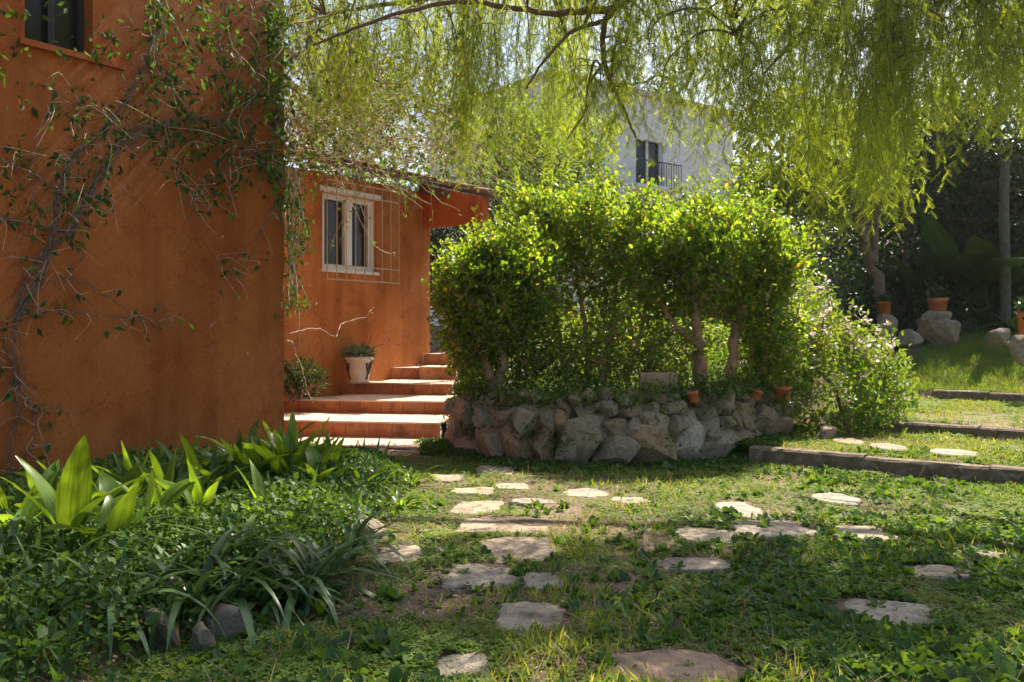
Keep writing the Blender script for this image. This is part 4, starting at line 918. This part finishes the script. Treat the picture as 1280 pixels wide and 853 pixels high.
def clump(name, label, cat, loc, meshes, leaves, group=None):    # leaves: (azimuth, tilt, length)
    root = thing(name, label, cat, tuple(loc), group)
    for az, tl, L in leaves:
        o = bpy.data.objects.new('leaf', random.choice(meshes)); C.objects.link(o); o.parent = root; o.location = (random.uniform(-.02, .02), random.uniform(-.02, .02), -.02)
        o.rotation_euler = (-tl, 0, az); o.scale = (L * random.uniform(.85, 1.15), L, L)
    return root
def rl(n, L0, L1, t0, t1): return [(random.uniform(0, 6.28) if n < 3 else 6.283 * (i + random.random() * .7) / n, random.uniform(t0, t1), random.uniform(L0, L1)) for i in range(n)]
LP = [(88, 740, 5.0, 4, .5, .66, 'largest broad-leaved lily with one wide sunlit leaf at the window end of the wall'), (190, 700, 5.7, 4, .34, .5, 'broad-leaved lily with a folded glowing leaf in front of the wall'),
      (232, 665, 6.4, 3, .34, .44, 'lily with one dark rounded upright leaf against the wall'), (270, 660, 6.7, 4, .36, .5, 'lily with long narrow leaf beside the rounded dark leaf'),
      (305, 650, 7.0, 6, .38, .52, 'tall arching lily with drooping leaf tips in front of the wall'), (335, 640, 7.3, 6, .4, .55, 'dense lily clump with upright leaves near the house corner'),
      (362, 650, 7.2, 6, .4, .56, 'lily with pale curled leaves at the house corner'), (385, 645, 7.4, 5, .36, .5, 'lily with a wide grey-green leaf just past the house corner'),
      (412, 640, 7.6, 5, .3, .42, 'low lily between the house corner and the steps'), (140, 760, 4.9, 3, .4, .52, 'lily with narrow upright leaves among the low cover'),
      (20, 740, 5.3, 4, .34, .45, 'lily with a leaf lying outward at the shaded wall foot'), (330, 690, 6.0, 3, .3, .4, 'small lily among the clover-like leaves above the boulders'),
      (250, 690, 6.1, 3, .3, .42, 'thin lily with two pale leaves in the middle of the bed'), (352, 620, 8.2, 6, .4, .5, 'tall lily touching the very corner of the house'), (300, 620, 7.9, 5, .36, .46, 'lily with hanging leaf tips close against the wall'), (155, 650, 6.3, 4, .34, .44, 'lily standing at the very foot of the shaded wall'), (60, 660, 6.0, 3, .4, .5, 'lily with a broad shaded leaf against the wall below the vine')]
zone = ['small lily in the row under the climbing vine stem', 'small lily in the row below the bare middle of the wall', 'small lily in the row near the house corner']
for i in range(16):
    px = 25 + 25 * i + rng.uniform(-8, 8); Y = np.interp(px, [0, 420], [5.6, 7.6]) + rng.uniform(-.5, .5)
    LP.append((px, 0, Y, int(rng.integers(3, 6)), .34, .48, zone[0 if i < 5 else 1 if i < 11 else 2]))
for px, py, Y, nl, l0, l1, lab in LP:
    x = (px - CX) / F * Y; clump('lily', lab, 'plant', (x, Y, float(hgt(x, Y))), LM, rl(nl + 2, l0 * 1.1, l1 * 1.35, .0, .36), 'broad-leaved lilies in the wall bed')
SP = [(350, 4.75, 'dark strap-leaved clump arching over the bed boulders'), (400, 4.9, 'dark strap-leaved clump spilling onto the path grass'), (300, 5.0, 'grey-green strap-leaved clump behind the bed boulders'), (60, 4.3, 'strap-leaved clump in the shaded bed corner'),
      (140, 4.1, 'strap-leaved clump beside the tall dark boulder'), (10, 4.6, 'upright strap-leaved clump at the shaded end of the bed'), (440, 5.6, 'strap-leaved clump beside the rounded path boulder'), (250, 4.7, 'thin strap-leaved clump between lilies and boulders')]
for i in range(9): SP.append(([20, 90, 130, 190, 240, 285, 330, 375, 415][i], [4.9, 4.5, 4.9, 4.6, 4.35, 4.5, 4.6, 4.7, 5.2][i], 'dark strap-leaved clump in the thick front row of the bed'))
for px, Y, lab in SP:
    x = (px - CX) / F * Y; clump('strap_plant', lab, 'plant', (x, Y, float(hgt(x, Y))), STM, rl(18, .38, .72, .05, .7), 'strap-leaved clumps in the wall bed')
YP = [(450, 7.4, 'bright sunlit arching clump near the end of the bed'), (480, 7.8, 'bright sunlit clump with drooping narrow leaves beside the path'), (515, 8.3, 'narrow-leaved sunlit clump at the foot of the steps'), (425, 8.2, 'bright sunlit clump in front of the lowest step'), (500, 7.2, 'low bright clump overhanging the flagstones'), (395, 8.6, 'sunlit narrow-leaved clump against the house corner')]
for px, Y, lab in YP:
    x = (px - CX) / F * Y; clump('daylily', lab, 'plant', (x, Y, float(hgt(x, Y))), YLM, rl(18, .28, .5, .1, .8), 'sunlit narrow-leaved clumps by the steps')

# ------------------------------------------------------------------ pots and small plants
def lathe(prof, n=20):
    V = []; m = MB()
    for r_, z in prof:
        for k in range(n): V.append((math.cos(2 * math.pi * k / n) * r_, math.sin(2 * math.pi * k / n) * r_, z))
    Fc = [[i * n + k, i * n + (k + 1) % n, (i + 1) * n + (k + 1) % n, (i + 1) * n + k] for i in range(len(prof) - 1) for k in range(n)]
    return m.add(V, Fc)
def ball_leaves(c, rad, n, leaf, size, up=.4, droop_=0):
    T = np.array(c) + nrm(rng.normal(size=(n, 3))) * np.array(rad) * (rng.random((n, 1)) ** .5); d = nrm((T - c) / np.array(rad) + rng.normal(size=(n, 3)) * .6 + [0, 0, up])
    return scatter(MB(), *leaf, frames(d, rdir(n, 1.2)), T, size * rng.uniform(.6, 1.3, n))
pp = W2 - U * .98 + NV * .27; pz = .622
pot = thing('potted_plant', 'white ornate pot with grey-green succulents standing on the steps by the orange wall', 'potted plant', (pp[0], pp[1], pz + .004))
po = obj('pot', lathe([(0.0, 0), (.165, 0), (.17, .03), (.155, .045), (.19, .2), (.215, .36), (.235, .375), (.235, .41), (.215, .415), (.2, .40), (.195, .36), (0, .35)], 28), plain('white_glazed', (.78, .68, .56), .5, .08, 9), pot)
# scroll ornament in relief on the two sides that face outward
orn = MB()
for s_ in (-1, 1):
    for kk in range(7):
        a0 = -math.pi / 2 + s_ * (.85 + .09 * kk) + .0; pts = []
        for t in np.linspace(0, 1, 9):
            z = .05 + .27 * t if kk < 3 else .08 + .04 * kk + .07 * math.sin(6 * t); rr = np.interp(z, [.045, .2, .36], [.158, .193, .218]); a = a0 + s_ * .12 * math.sin(5 * t + kk); pts.append((math.cos(a) * rr, math.sin(a) * rr, z))
        orn.add(*tube(pts, .009, 5))
obj('ornament', orn, plain('dark_glaze', (.06, .06, .05), .5), po)
obj('foliage', ball_leaves((0, 0, .47), (.27, .25, .13), 420, LEAF_OVAL, .085), L_succ, pot, smooth=False)
for pts in ([(.1, 0, .45), (.16, .02, .62), (.2, .02, .78)], [(.12, 0, .45), (.26, .03, .58), (.4, .03, .62)], [(-.1, 0, .45), (-.24, .0, .55), (-.33, 0, .5)]): obj('stem', MB().add(*tube(pts, .005, 4)), M_twig_dark, pot)
bp = W2 - U * 2.35 + NV * .42
bush = thing('bush', 'dark leafy bush growing in the corner of the steps beneath the window', 'bush', (bp[0], bp[1], .43))
obj('stem', MB().add(*tube([(0, 0, -.005), (.03, 0, .2), (0, .02, .4)], .02, 5)), M_bark, bush)
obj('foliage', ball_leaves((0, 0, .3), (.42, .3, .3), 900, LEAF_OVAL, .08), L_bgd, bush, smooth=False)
def tpot(px, py, Y, wpx, hpx, label, plant=True, tilt=0):
    b = PX(px, py, Y); k = Y / F; r_ = wpx * k / 2; h_ = hpx * k
    t = thing('terracotta_pot', label, 'pot', tuple(b)); t.rotation_euler = (0, tilt, 0)
    obj('body', lathe([(0, 0), (r_ * .78, 0), (r_ * .92, h_ * .78), (r_ * 1.0, h_ * .78), (r_ * 1.02, h_), (r_ * .9, h_), (r_ * .86, h_ * .85), (0, h_ * .84)], 22), M_terra, t)
    if plant: obj('foliage', ball_leaves((0, 0, h_ * 1.15), (r_ * 1.1, r_ * 1.1, h_ * .5), 160, LEAF_OVAL, .09), L_bgd, t, smooth=False)
tpot(1172, 393, 18.2, 24, 20, 'upright terracotta pot standing on the boulders of the dark bank')
tpot(1106, 393, 18.35, 16, 16, 'small terracotta pot half hidden in the dark bank plants')
tpot(1281, 418, 14.5, 18, 28, 'terracotta pot on the tall boulder at the lawn edge')
tpot(1014, 444, 11.6, 20, 18, 'red clay pot sunk among the flowering shrub leaves', False, .2)
tpot(978, 501, 10.75, 22, 18, 'squat orange pot on top of the stone wall under the broad shrub', False)
tpot(942, 499, 10.6, 18, 12, 'orange pot rim beside the squat pot on the stone wall', False, .3)
tpot(868, 503, 9.85, 15, 14, 'small rusty pot among spiky rosettes on the stone wall', False, -.2)
q = PX(822, 470, 10.35)
tr = tag(obj('clay_block', prism(MB(), [(-.22, -.1), (.22, -.09), (.23, .1), (-.21, .11)], -.05, .23, .06, .02), M_stone, smooth=False), 'weathered tan clay block standing on the bed behind the stone wall', 'block'); tr.location = (q[0], q[1], .74)
# spiky rosettes along the stone bed
def rosette(px, py, Y, L, label, z=None):
    p = PX(px, py, Y); z = p[2] if z is None else z
    clump('rosette_plant', label, 'plant', (p[0], p[1], z), STM, [(6.283 * i / 22 + random.random(), random.uniform(.1, 1.25), L * random.uniform(.7, 1.1)) for i in range(22)], 'spiky rosettes on the stone bed')
rosette(690, 488, 10.0, .26, 'spiky rosette at the foot of the dark rounded shrub'); rosette(665, 542, 9.75, .24, 'dark spiky rosette growing out of the stone wall joints'); rosette(880, 478, 10.0, .3, 'spiky rosette under the thick trunk of the broad shrub')
rosette(910, 482, 10.05, .28, 'spiky rosette between the two thick trunks of the broad shrub'); rosette(640, 500, 10.1, .24, 'small spiky rosette near the steps end of the stone wall'); rosette(745, 478, 10.0, .26, 'rosette with narrow leaves behind the top stones'); rosette(980, 500, 10.6, .3, 'rosette at the flowery end of the stone bed'); rosette(600, 490, 10.4, .24, 'rosette below the twin bare trunks')
# undergrowth on top of the bed
n = 9000; X = rng.uniform(-.6, 3.3, n); Yq = rng.uniform(9.75, 12.8, n); ok = np.array([((x - 1.35) / 2.1) ** 2 + max(0, (12.0 - y) / 2.25) ** 2 < 1 for x, y in zip(X, Yq)]); X, Yq = X[ok], Yq[ok]; n = len(X)
T = np.c_[X, Yq, .71 + rng.random(n) ** 1.5 * (.10 + .35 * S(Yq, 10, 11))]
o = obj('undergrowth', scatter(MB(), *LEAF_OVAL, frames(rdir(n, .3), rdir(n, 1.)), T, rng.uniform(.04, .09, n)), L_ivy, smooth=False); o['kind'] = 'stuff'; o['label'] = 'mixed low undergrowth on the soil behind the stone wall'; o['category'] = 'undergrowth'
n = 14000; X = rng.uniform(-1.0, 6.0, n); Yq = rng.uniform(13.0, 18.5, n); ok = ~((X < -.5) & (Yq < 16.6)); X, Yq = X[ok], Yq[ok]; n = len(X)
T = np.c_[X, Yq, hgt(X, Yq) + rng.random(n) * (.25 + 1.0 * fbm(X, Yq, .8, 7))]
o = obj('back_undergrowth', scatter(MB(), *LEAF_OVAL, frames(rdir(n, .3), rdir(n, 1.)), T, rng.uniform(.07, .14, n)), L_bg, smooth=False); o['kind'] = 'stuff'; o['label'] = 'green undergrowth on the slope behind the hedge'; o['category'] = 'undergrowth'
# flowering shrub beyond the stone wall
fb = PX(1060, 520, 11.6)
fl = thing('flowering_shrub', 'sprawling shrub with pale pink and white flowers tumbling down the terrace edge', 'shrub', (fb[0], fb[1], float(hgt(fb[0], fb[1]))))
lob = [((4.2, 11.9, 1.2), (.75, .7, .6)), ((3.8, 12.1, 1.75), (.6, .6, .5)), ((4.75, 11.7, .75), (.6, .6, .5)), ((3.75, 11.4, .75), (.5, .45, .5)), ((4.3, 11.2, .5), (.6, .4, .4)), ((4.1, 13.2, 1.8), (.7, .6, .5)), ((3.7, 11.3, 1.3), (.4, .4, .5)), ((4.9, 12.3, 1.0), (.6, .5, .5))]
cl = lobes_pts(lob, 900, .4, .2, 33); sm = MB()
for a, b in grow([(fb[0], fb[1], float(hgt(fb[0], fb[1])) - .05), (fb[0] - .1, fb[1] + .2, .7), (4.0, 12, 1.1)], np.vstack([cl])): sm.add(*tube([a, (a + b) / 2 + rng.normal(size=3) * .02, b], [.009, .007, .004], 4))
sm.add(*tube([(fb[0], fb[1], float(hgt(fb[0], fb[1])) - .05), (fb[0] - .1, fb[1] + .2, .7), (4.0, 12, 1.1)], [.03, .025, .015], 6)); put('stem', sm, M_bark, fl)
T = np.repeat(cl, 9, 0) + rng.normal(size=(900 * 9, 3)) * .08; n = len(T)
put('foliage', scatter(MB(), *LEAF_OVAL, frames(rdir(n, .4), rdir(n, .8)), T, rng.uniform(.06, .12, n)), L_clover, fl, False)
top = cl[(cl[:, 2] > np.percentile(cl[:, 2], 40)) | (rng.random(len(cl)) < .3)]; top = top[rng.permutation(len(top))[:330]] + [-.02, -.05, .09]
T = np.repeat(top, 6, 0) + rng.normal(size=(len(top) * 6, 3)) * .018; n = len(T)
put('flowers', scatter(MB(), *LEAF_ROUND, frames(rdir(n, .5), rdir(n, 1.)), T, rng.uniform(.045, .075, n)), L_flower, fl, False)['kind'] = 'stuff'
T = []
for i in range(5):
    k = 45; y_ = rng.uniform(fronts[i] + .05, fronts[i + 1] - .05, k); x_ = rng.uniform(-2.6 + .2 * i, XR - .02, k); T += [(a_, c_, tops[i] + .012) for a_, c_ in zip(x_, y_ + (XR - x_) * .176) if np.dot(np.array([a_, c_, 0]) - W2, NV) > .05]
T = np.array(T); n = len(T)
def zr(n):
    a = rng.random(n) * 6.28; z = nrm(np.array([0, 0, 1.0]) + rng.normal(size=(n, 3)) * .2); y = np.c_[np.cos(a), np.sin(a), 0 * a]; x = nrm(np.cross(y, z)); return np.stack([x, np.cross(z, x), z], -1)
o = obj('step_litter', scatter(MB(), *LEAF_OVAL, zr(n), T, rng.uniform(.02, .055, n)), L_litter, smooth=False); o['kind'] = 'stuff'; o['label'] = 'dry leaves lying on the terracotta steps'; o['category'] = 'leaf litter'
# dark bank at the back of the lawn
n = 26000; X = rng.uniform(5.2, 17, n); Yq = rng.uniform(18.2, 22.5, n); n = len(X)
T = np.c_[X, Yq, hgt(X, Yq) + rng.random(n) * (.15 + 1.5 * S(Yq, 18.4, 20.2)) * (.5 + fbm(X, Yq, 1.0, 2))]
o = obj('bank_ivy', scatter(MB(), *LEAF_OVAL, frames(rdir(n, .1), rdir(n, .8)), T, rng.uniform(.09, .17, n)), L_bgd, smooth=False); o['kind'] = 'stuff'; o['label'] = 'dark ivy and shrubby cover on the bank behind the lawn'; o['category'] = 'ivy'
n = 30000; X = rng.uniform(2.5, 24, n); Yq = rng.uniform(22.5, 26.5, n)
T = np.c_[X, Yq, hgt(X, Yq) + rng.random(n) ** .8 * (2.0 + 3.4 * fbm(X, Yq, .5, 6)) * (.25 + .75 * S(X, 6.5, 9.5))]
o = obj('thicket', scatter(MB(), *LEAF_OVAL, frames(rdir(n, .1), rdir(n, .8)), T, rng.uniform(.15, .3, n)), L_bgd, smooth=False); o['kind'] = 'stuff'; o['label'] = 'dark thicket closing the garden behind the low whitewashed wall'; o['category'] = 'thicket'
for k, (px, Y, n_, l0, l1, lab) in enumerate([(1195, 20.0, 16, 1.9, 3.2, 'large-leaved tropical plant, its upright leaves dark in the shade'), (1235, 19.8, 16, 1.9, 3.2, 'large-leaved tropical plant beside the grey pole'), (1160, 20.2, 11, 1.4, 2.4, 'lower large-leaved plant in front of the dark trees'), (1275, 17.4, 6, .9, 1.4, 'large-leaved plant at the edge of the upper lawn')]):
    x = (px - CX) / F * Y; clump('tropical_plant', lab, 'plant', (x, Y, float(hgt(x, Y))), BGM, rl(n_, l0, l1, .02, .4), 'large-leaved plants on the dark bank')
pb = PX(1256, 345, 18.6); zg = float(hgt(pb[0], pb[1]))
M_pole = plain('mossy_pole', (.09, .095, .06), .9, .35, 14, .01, 30)
pole = thing('pole', 'grey weathered wooden pole standing in the dark bank', 'pole', (pb[0], pb[1], zg))
obj('shaft', MB().add(*tube([(0, 0, -.2), (.02, 0, 1.2), (-.02, 0, 2.4), (.0, 0, 3.6)], [.11, .105, .1, .095], 12)), M_pole, pole)
obj('cap', lathe([(0, 3.66), (.1, 3.64), (.11, 3.6), (.1, 3.58)], 12), M_pole, pole)

# ------------------------------------------------------------------ lawn weeds, clover and grass
def groundpts(n, y0, y1, power=1.0, xmax=.72):
    y = y0 + (y1 - y0) * rng.random(n) ** power; x = (rng.random(n) * 2 - 1) * xmax * y; return x, y
SX = np.array(stones_xy)
def clear(x, y, keep_in=.04):
    ok = np.ones(len(x), bool); wob = .62 + .7 * (noise2(x, y, 5, 8) - .5)
    for sx, sy, hw, hd in SX:
        ins = (np.abs((x - sx) / hw) ** 3 + np.abs((y - sy) / hd) ** 3) < wob
        ok &= ~ins | (rng.random(len(x)) < keep_in)
    e_ = np.interp(y, *BEDX); ok &= (x > e_ - .05) | (y > 9.3)
    ok &= ~((x < -.85) & (y > 10.2)) & (np.dot(np.c_[x, y, 0 * x] - C1, NV) > 0)
    ok &= ~((x > -.8) & (x < 3.6) & (y > 9.75 + .55 * ((x - 1.3) / 1.6) ** 2) & (.814 * x - .581 * y < -3.7))
    ok &= y < 19.3; p = .581 * x + .814 * y; q_ = .814 * x - .581 * y
    for kp, ql in ((9.5, -3.55), (12.0, -2.7), (16.5, -2.9)): ok &= ~((p > kp - .01) & (p < kp + .17) & (q_ > ql))
    return ok
def zrot(n, tilt=.25):
    a = rng.random(n) * 6.28; z = nrm(np.array([0, 0, 1.0]) + rng.normal(size=(n, 3)) * tilt); y = np.c_[np.cos(a), np.sin(a), 0 * a]; x = nrm(np.cross(y, z)); y = np.cross(z, x); return np.stack([x, y, z], -1)
def patchy(x, y, seed, lo, hi): return rng.random(len(x)) < S(fbm(x, y, 1.15, seed), lo, hi) * .97 + .03
def stuff(name, label, cat, tmpl, n, y0, y1, power, s0, s1, mat, seed, lo, hi, keep=.04, tilt=.25, extra=None):
    x, y = groundpts(n, y0, y1, power); ok = clear(x, y, keep) & patchy(x, y, seed, lo, hi)
    if extra is not None: ok &= extra(x, y)
    x, y = x[ok], y[ok]; n = len(x); hs = .35 + 1.3 * fbm(x, y, 1.6, seed + 3)
    m = scatter(MB(), *tmpl, zrot(n, tilt), np.c_[x, y, hgt(x, y) - .004], rng.uniform(s0, s1, n) * hs)
    o = obj(name, m, mat, smooth=False); o['kind'] = 'stuff'; o['label'] = label; o['category'] = cat; print(name, n)
stuff('clover', 'low clover spreading over the earth between the flagstones', 'clover', CLOVER, 150000, 3.1, 10.2, 1.25, .010, .024, L_clover, 12, .33, .52)
stuff('grass', 'short patchy grass growing between the flagstones', 'grass', BLADE, 70000, 3.1, 10.4, 1.2, .03, .08, L_grass, 22, .45, .62, tilt=.45)
stuff('terrace_grass', 'bright grass covering the terraces and the upper lawn', 'grass', BLADE, 110000, 8.6, 19.3, .75, .05, .10, L_grass, 31, .28, .5, tilt=.4, extra=lambda x, y: (.581 * x + .814 * y > 9.6) & (x > 1.5))
n = 60000; x, y = rng.uniform(4.5, 13, n), rng.uniform(13, 19.4, n); ok = clear(x, y) & (.581 * x + .814 * y > 16.7) & (.814 * x - .581 * y > -3.6); x, y = x[ok], y[ok]; n = len(x)
o = obj('lawn_grass', scatter(MB(), *BLADE, zrot(n, .45), np.c_[x, y, hgt(x, y) - .004], rng.uniform(.07, .15, n)), L_clover, smooth=False); o['kind'] = 'stuff'; o['label'] = 'thick grass of the upper lawn below the dark bank'; o['category'] = 'grass'
stuff('terrace_clover', 'weedy clover patches on the terraces', 'clover', CLOVER, 70000, 8.6, 16, .9, .02, .036, L_clover, 37, .34, .52, extra=lambda x, y: (.581 * x + .814 * y > 9.6) & (x > 1.5))
ROS = (np.vstack([np.stack([c * LEAF_WEED[0][:, 0] - s * (LEAF_WEED[0][:, 1] * .95), s * LEAF_WEED[0][:, 0] + c * (LEAF_WEED[0][:, 1] * .95), LEAF_WEED[0][:, 2] + LEAF_WEED[0][:, 1] * h_ + .1], -1) for c, s, h_ in [(math.cos(k * 2.4), math.sin(k * 2.4), .15 + .13 * k) for k in range(7)]]),
       np.vstack([LEAF_WEED[1] + 9 * k for k in range(7)]))
stuff('weeds', 'broad-leaved weeds thick in the shaded corner of the garden', 'weeds', ROS, 24000, 3.1, 9.6, 1.2, .025, .06, L_weed, 44, .34, .55, .02, .3, lambda x, y: rng.random(len(x)) < .22 + .78 * S(x / y, .15, .45))
n = 5200; s_ = rng.uniform(.1, al[-1] - .05, n); AP = [arcpt(k) for k in s_]; off = np.abs(rng.normal(size=n)) * .16 + .02
T = np.array([p + n_ * o_ for (p, t_, n_), o_ in zip(AP, off)]); T[:, 2] = hgt(T[:, 0], T[:, 1]) - .01; kk = patchy(T[:, 0], T[:, 1], 52, .15, .4); T = T[kk]; n = len(T)
o = obj('wall_weeds', scatter(MB(), *ROS, zrot(n, .3), T, rng.uniform(.03, .075, n)), L_weed, smooth=False); o['kind'] = 'stuff'; o['label'] = 'dark leafy weeds along the foot of the stone wall'; o['category'] = 'weeds'
T = []
for _ in range(260):
    p, t_, n_ = arcpt(rng.uniform(.1, al[-1] - .1)); z = rng.uniform(.2, .8) if _ < 90 else rng.uniform(.68, .88); c = p - n_ * (.22 * z - .06 + (.06 if z > .75 else 0)) + Zv * z
    k = int(rng.integers(8, 30)); T += list(c + rng.normal(size=(k, 3)) * [.07, .05, .06])
T = np.array(T); n = len(T)
o = obj('wall_creepers', scatter(MB(), *LEAF_OVAL, frames(rdir(n, .2), rdir(n, .7)), T, rng.uniform(.03, .07, n)), L_ivy, smooth=False); o['kind'] = 'stuff'; o['label'] = 'small plants rooted in the joints and spilling over the stone wall'; o['category'] = 'creepers'
stuff('tall_weeds', 'larger leafy weeds standing up in patches', 'weeds', ROS, 3600, 3.1, 9.6, 1.25, .04, .08, L_weed, 61, .44, .6, .0, .3, lambda x, y: rng.random(len(x)) < .06 + .94 * S(x / y, .22, .5))
stuff('grass_tufts', 'taller tufts of grass among the flagstones', 'grass', BLADE, 12000, 3.1, 10.2, 1.2, .05, .10, L_grass, 71, .52, .62, .0, .5)
n = 15000; x, y = groundpts(n, 3.1, 11, 1.2); ok = clear(x, y, .3); x, y = x[ok], y[ok]; n = len(x)
o = obj('leaf_litter', scatter(MB(), *LEAF_OVAL, zrot(n, .3), np.c_[x, y, hgt(x, y) + .008 + .03 * clear(x, y, 0) * 0], rng.uniform(.015, .045, n)), L_litter, smooth=False); o['kind'] = 'stuff'; o['label'] = 'dry fallen leaves scattered on the earth'; o['category'] = 'leaf litter'
n = 9000; x, y = groundpts(n, 3.1, 10, 1.2); ok = clear(x, y, .1); x, y = x[ok], y[ok]; n = len(x); a = rng.random(n) * 6.28
o = obj('dry_stalks', scatter(MB(), np.array([[-.012, 0, 0], [.012, 0, 0], [.006, 1, .12], [-.006, 1, .12]]), np.array([[0, 1, 2, 3]]), zrot(n, .25), np.c_[x, y, hgt(x, y) + .012], rng.uniform(.06, .2, n)), L_litter, smooth=False); o['kind'] = 'stuff'; o['label'] = 'thin dry stalks lying on the ground'; o['category'] = 'stalks'

# ------------------------------------------------------------------ sunlit air
hm = bpy.data.materials.new('haze_air'); hm.use_nodes = True; ht_ = hm.node_tree; ht_.nodes.remove(ht_.nodes['Principled BSDF'])
pv = ht_.nodes.new('ShaderNodeVolumePrincipled'); pv.inputs['Color'].default_value = (.93, .95, 1, 1); pv.inputs['Density'].default_value = .0003; pv.inputs['Anisotropy'].default_value = .55
ht_.links.new(pv.outputs[0], ht_.nodes['Material Output'].inputs['Volume'])
hz_ = obj('haze', box(MB(), (-280, -280, -2), (560, 0, 0), (0, 560, 0), (0, 0, 62)), hm, smooth=False); hz_['kind'] = 'stuff'; hz_['label'] = 'thin sunlit haze in the garden air'; hz_['category'] = 'haze'
cy.volume_bounces = 0
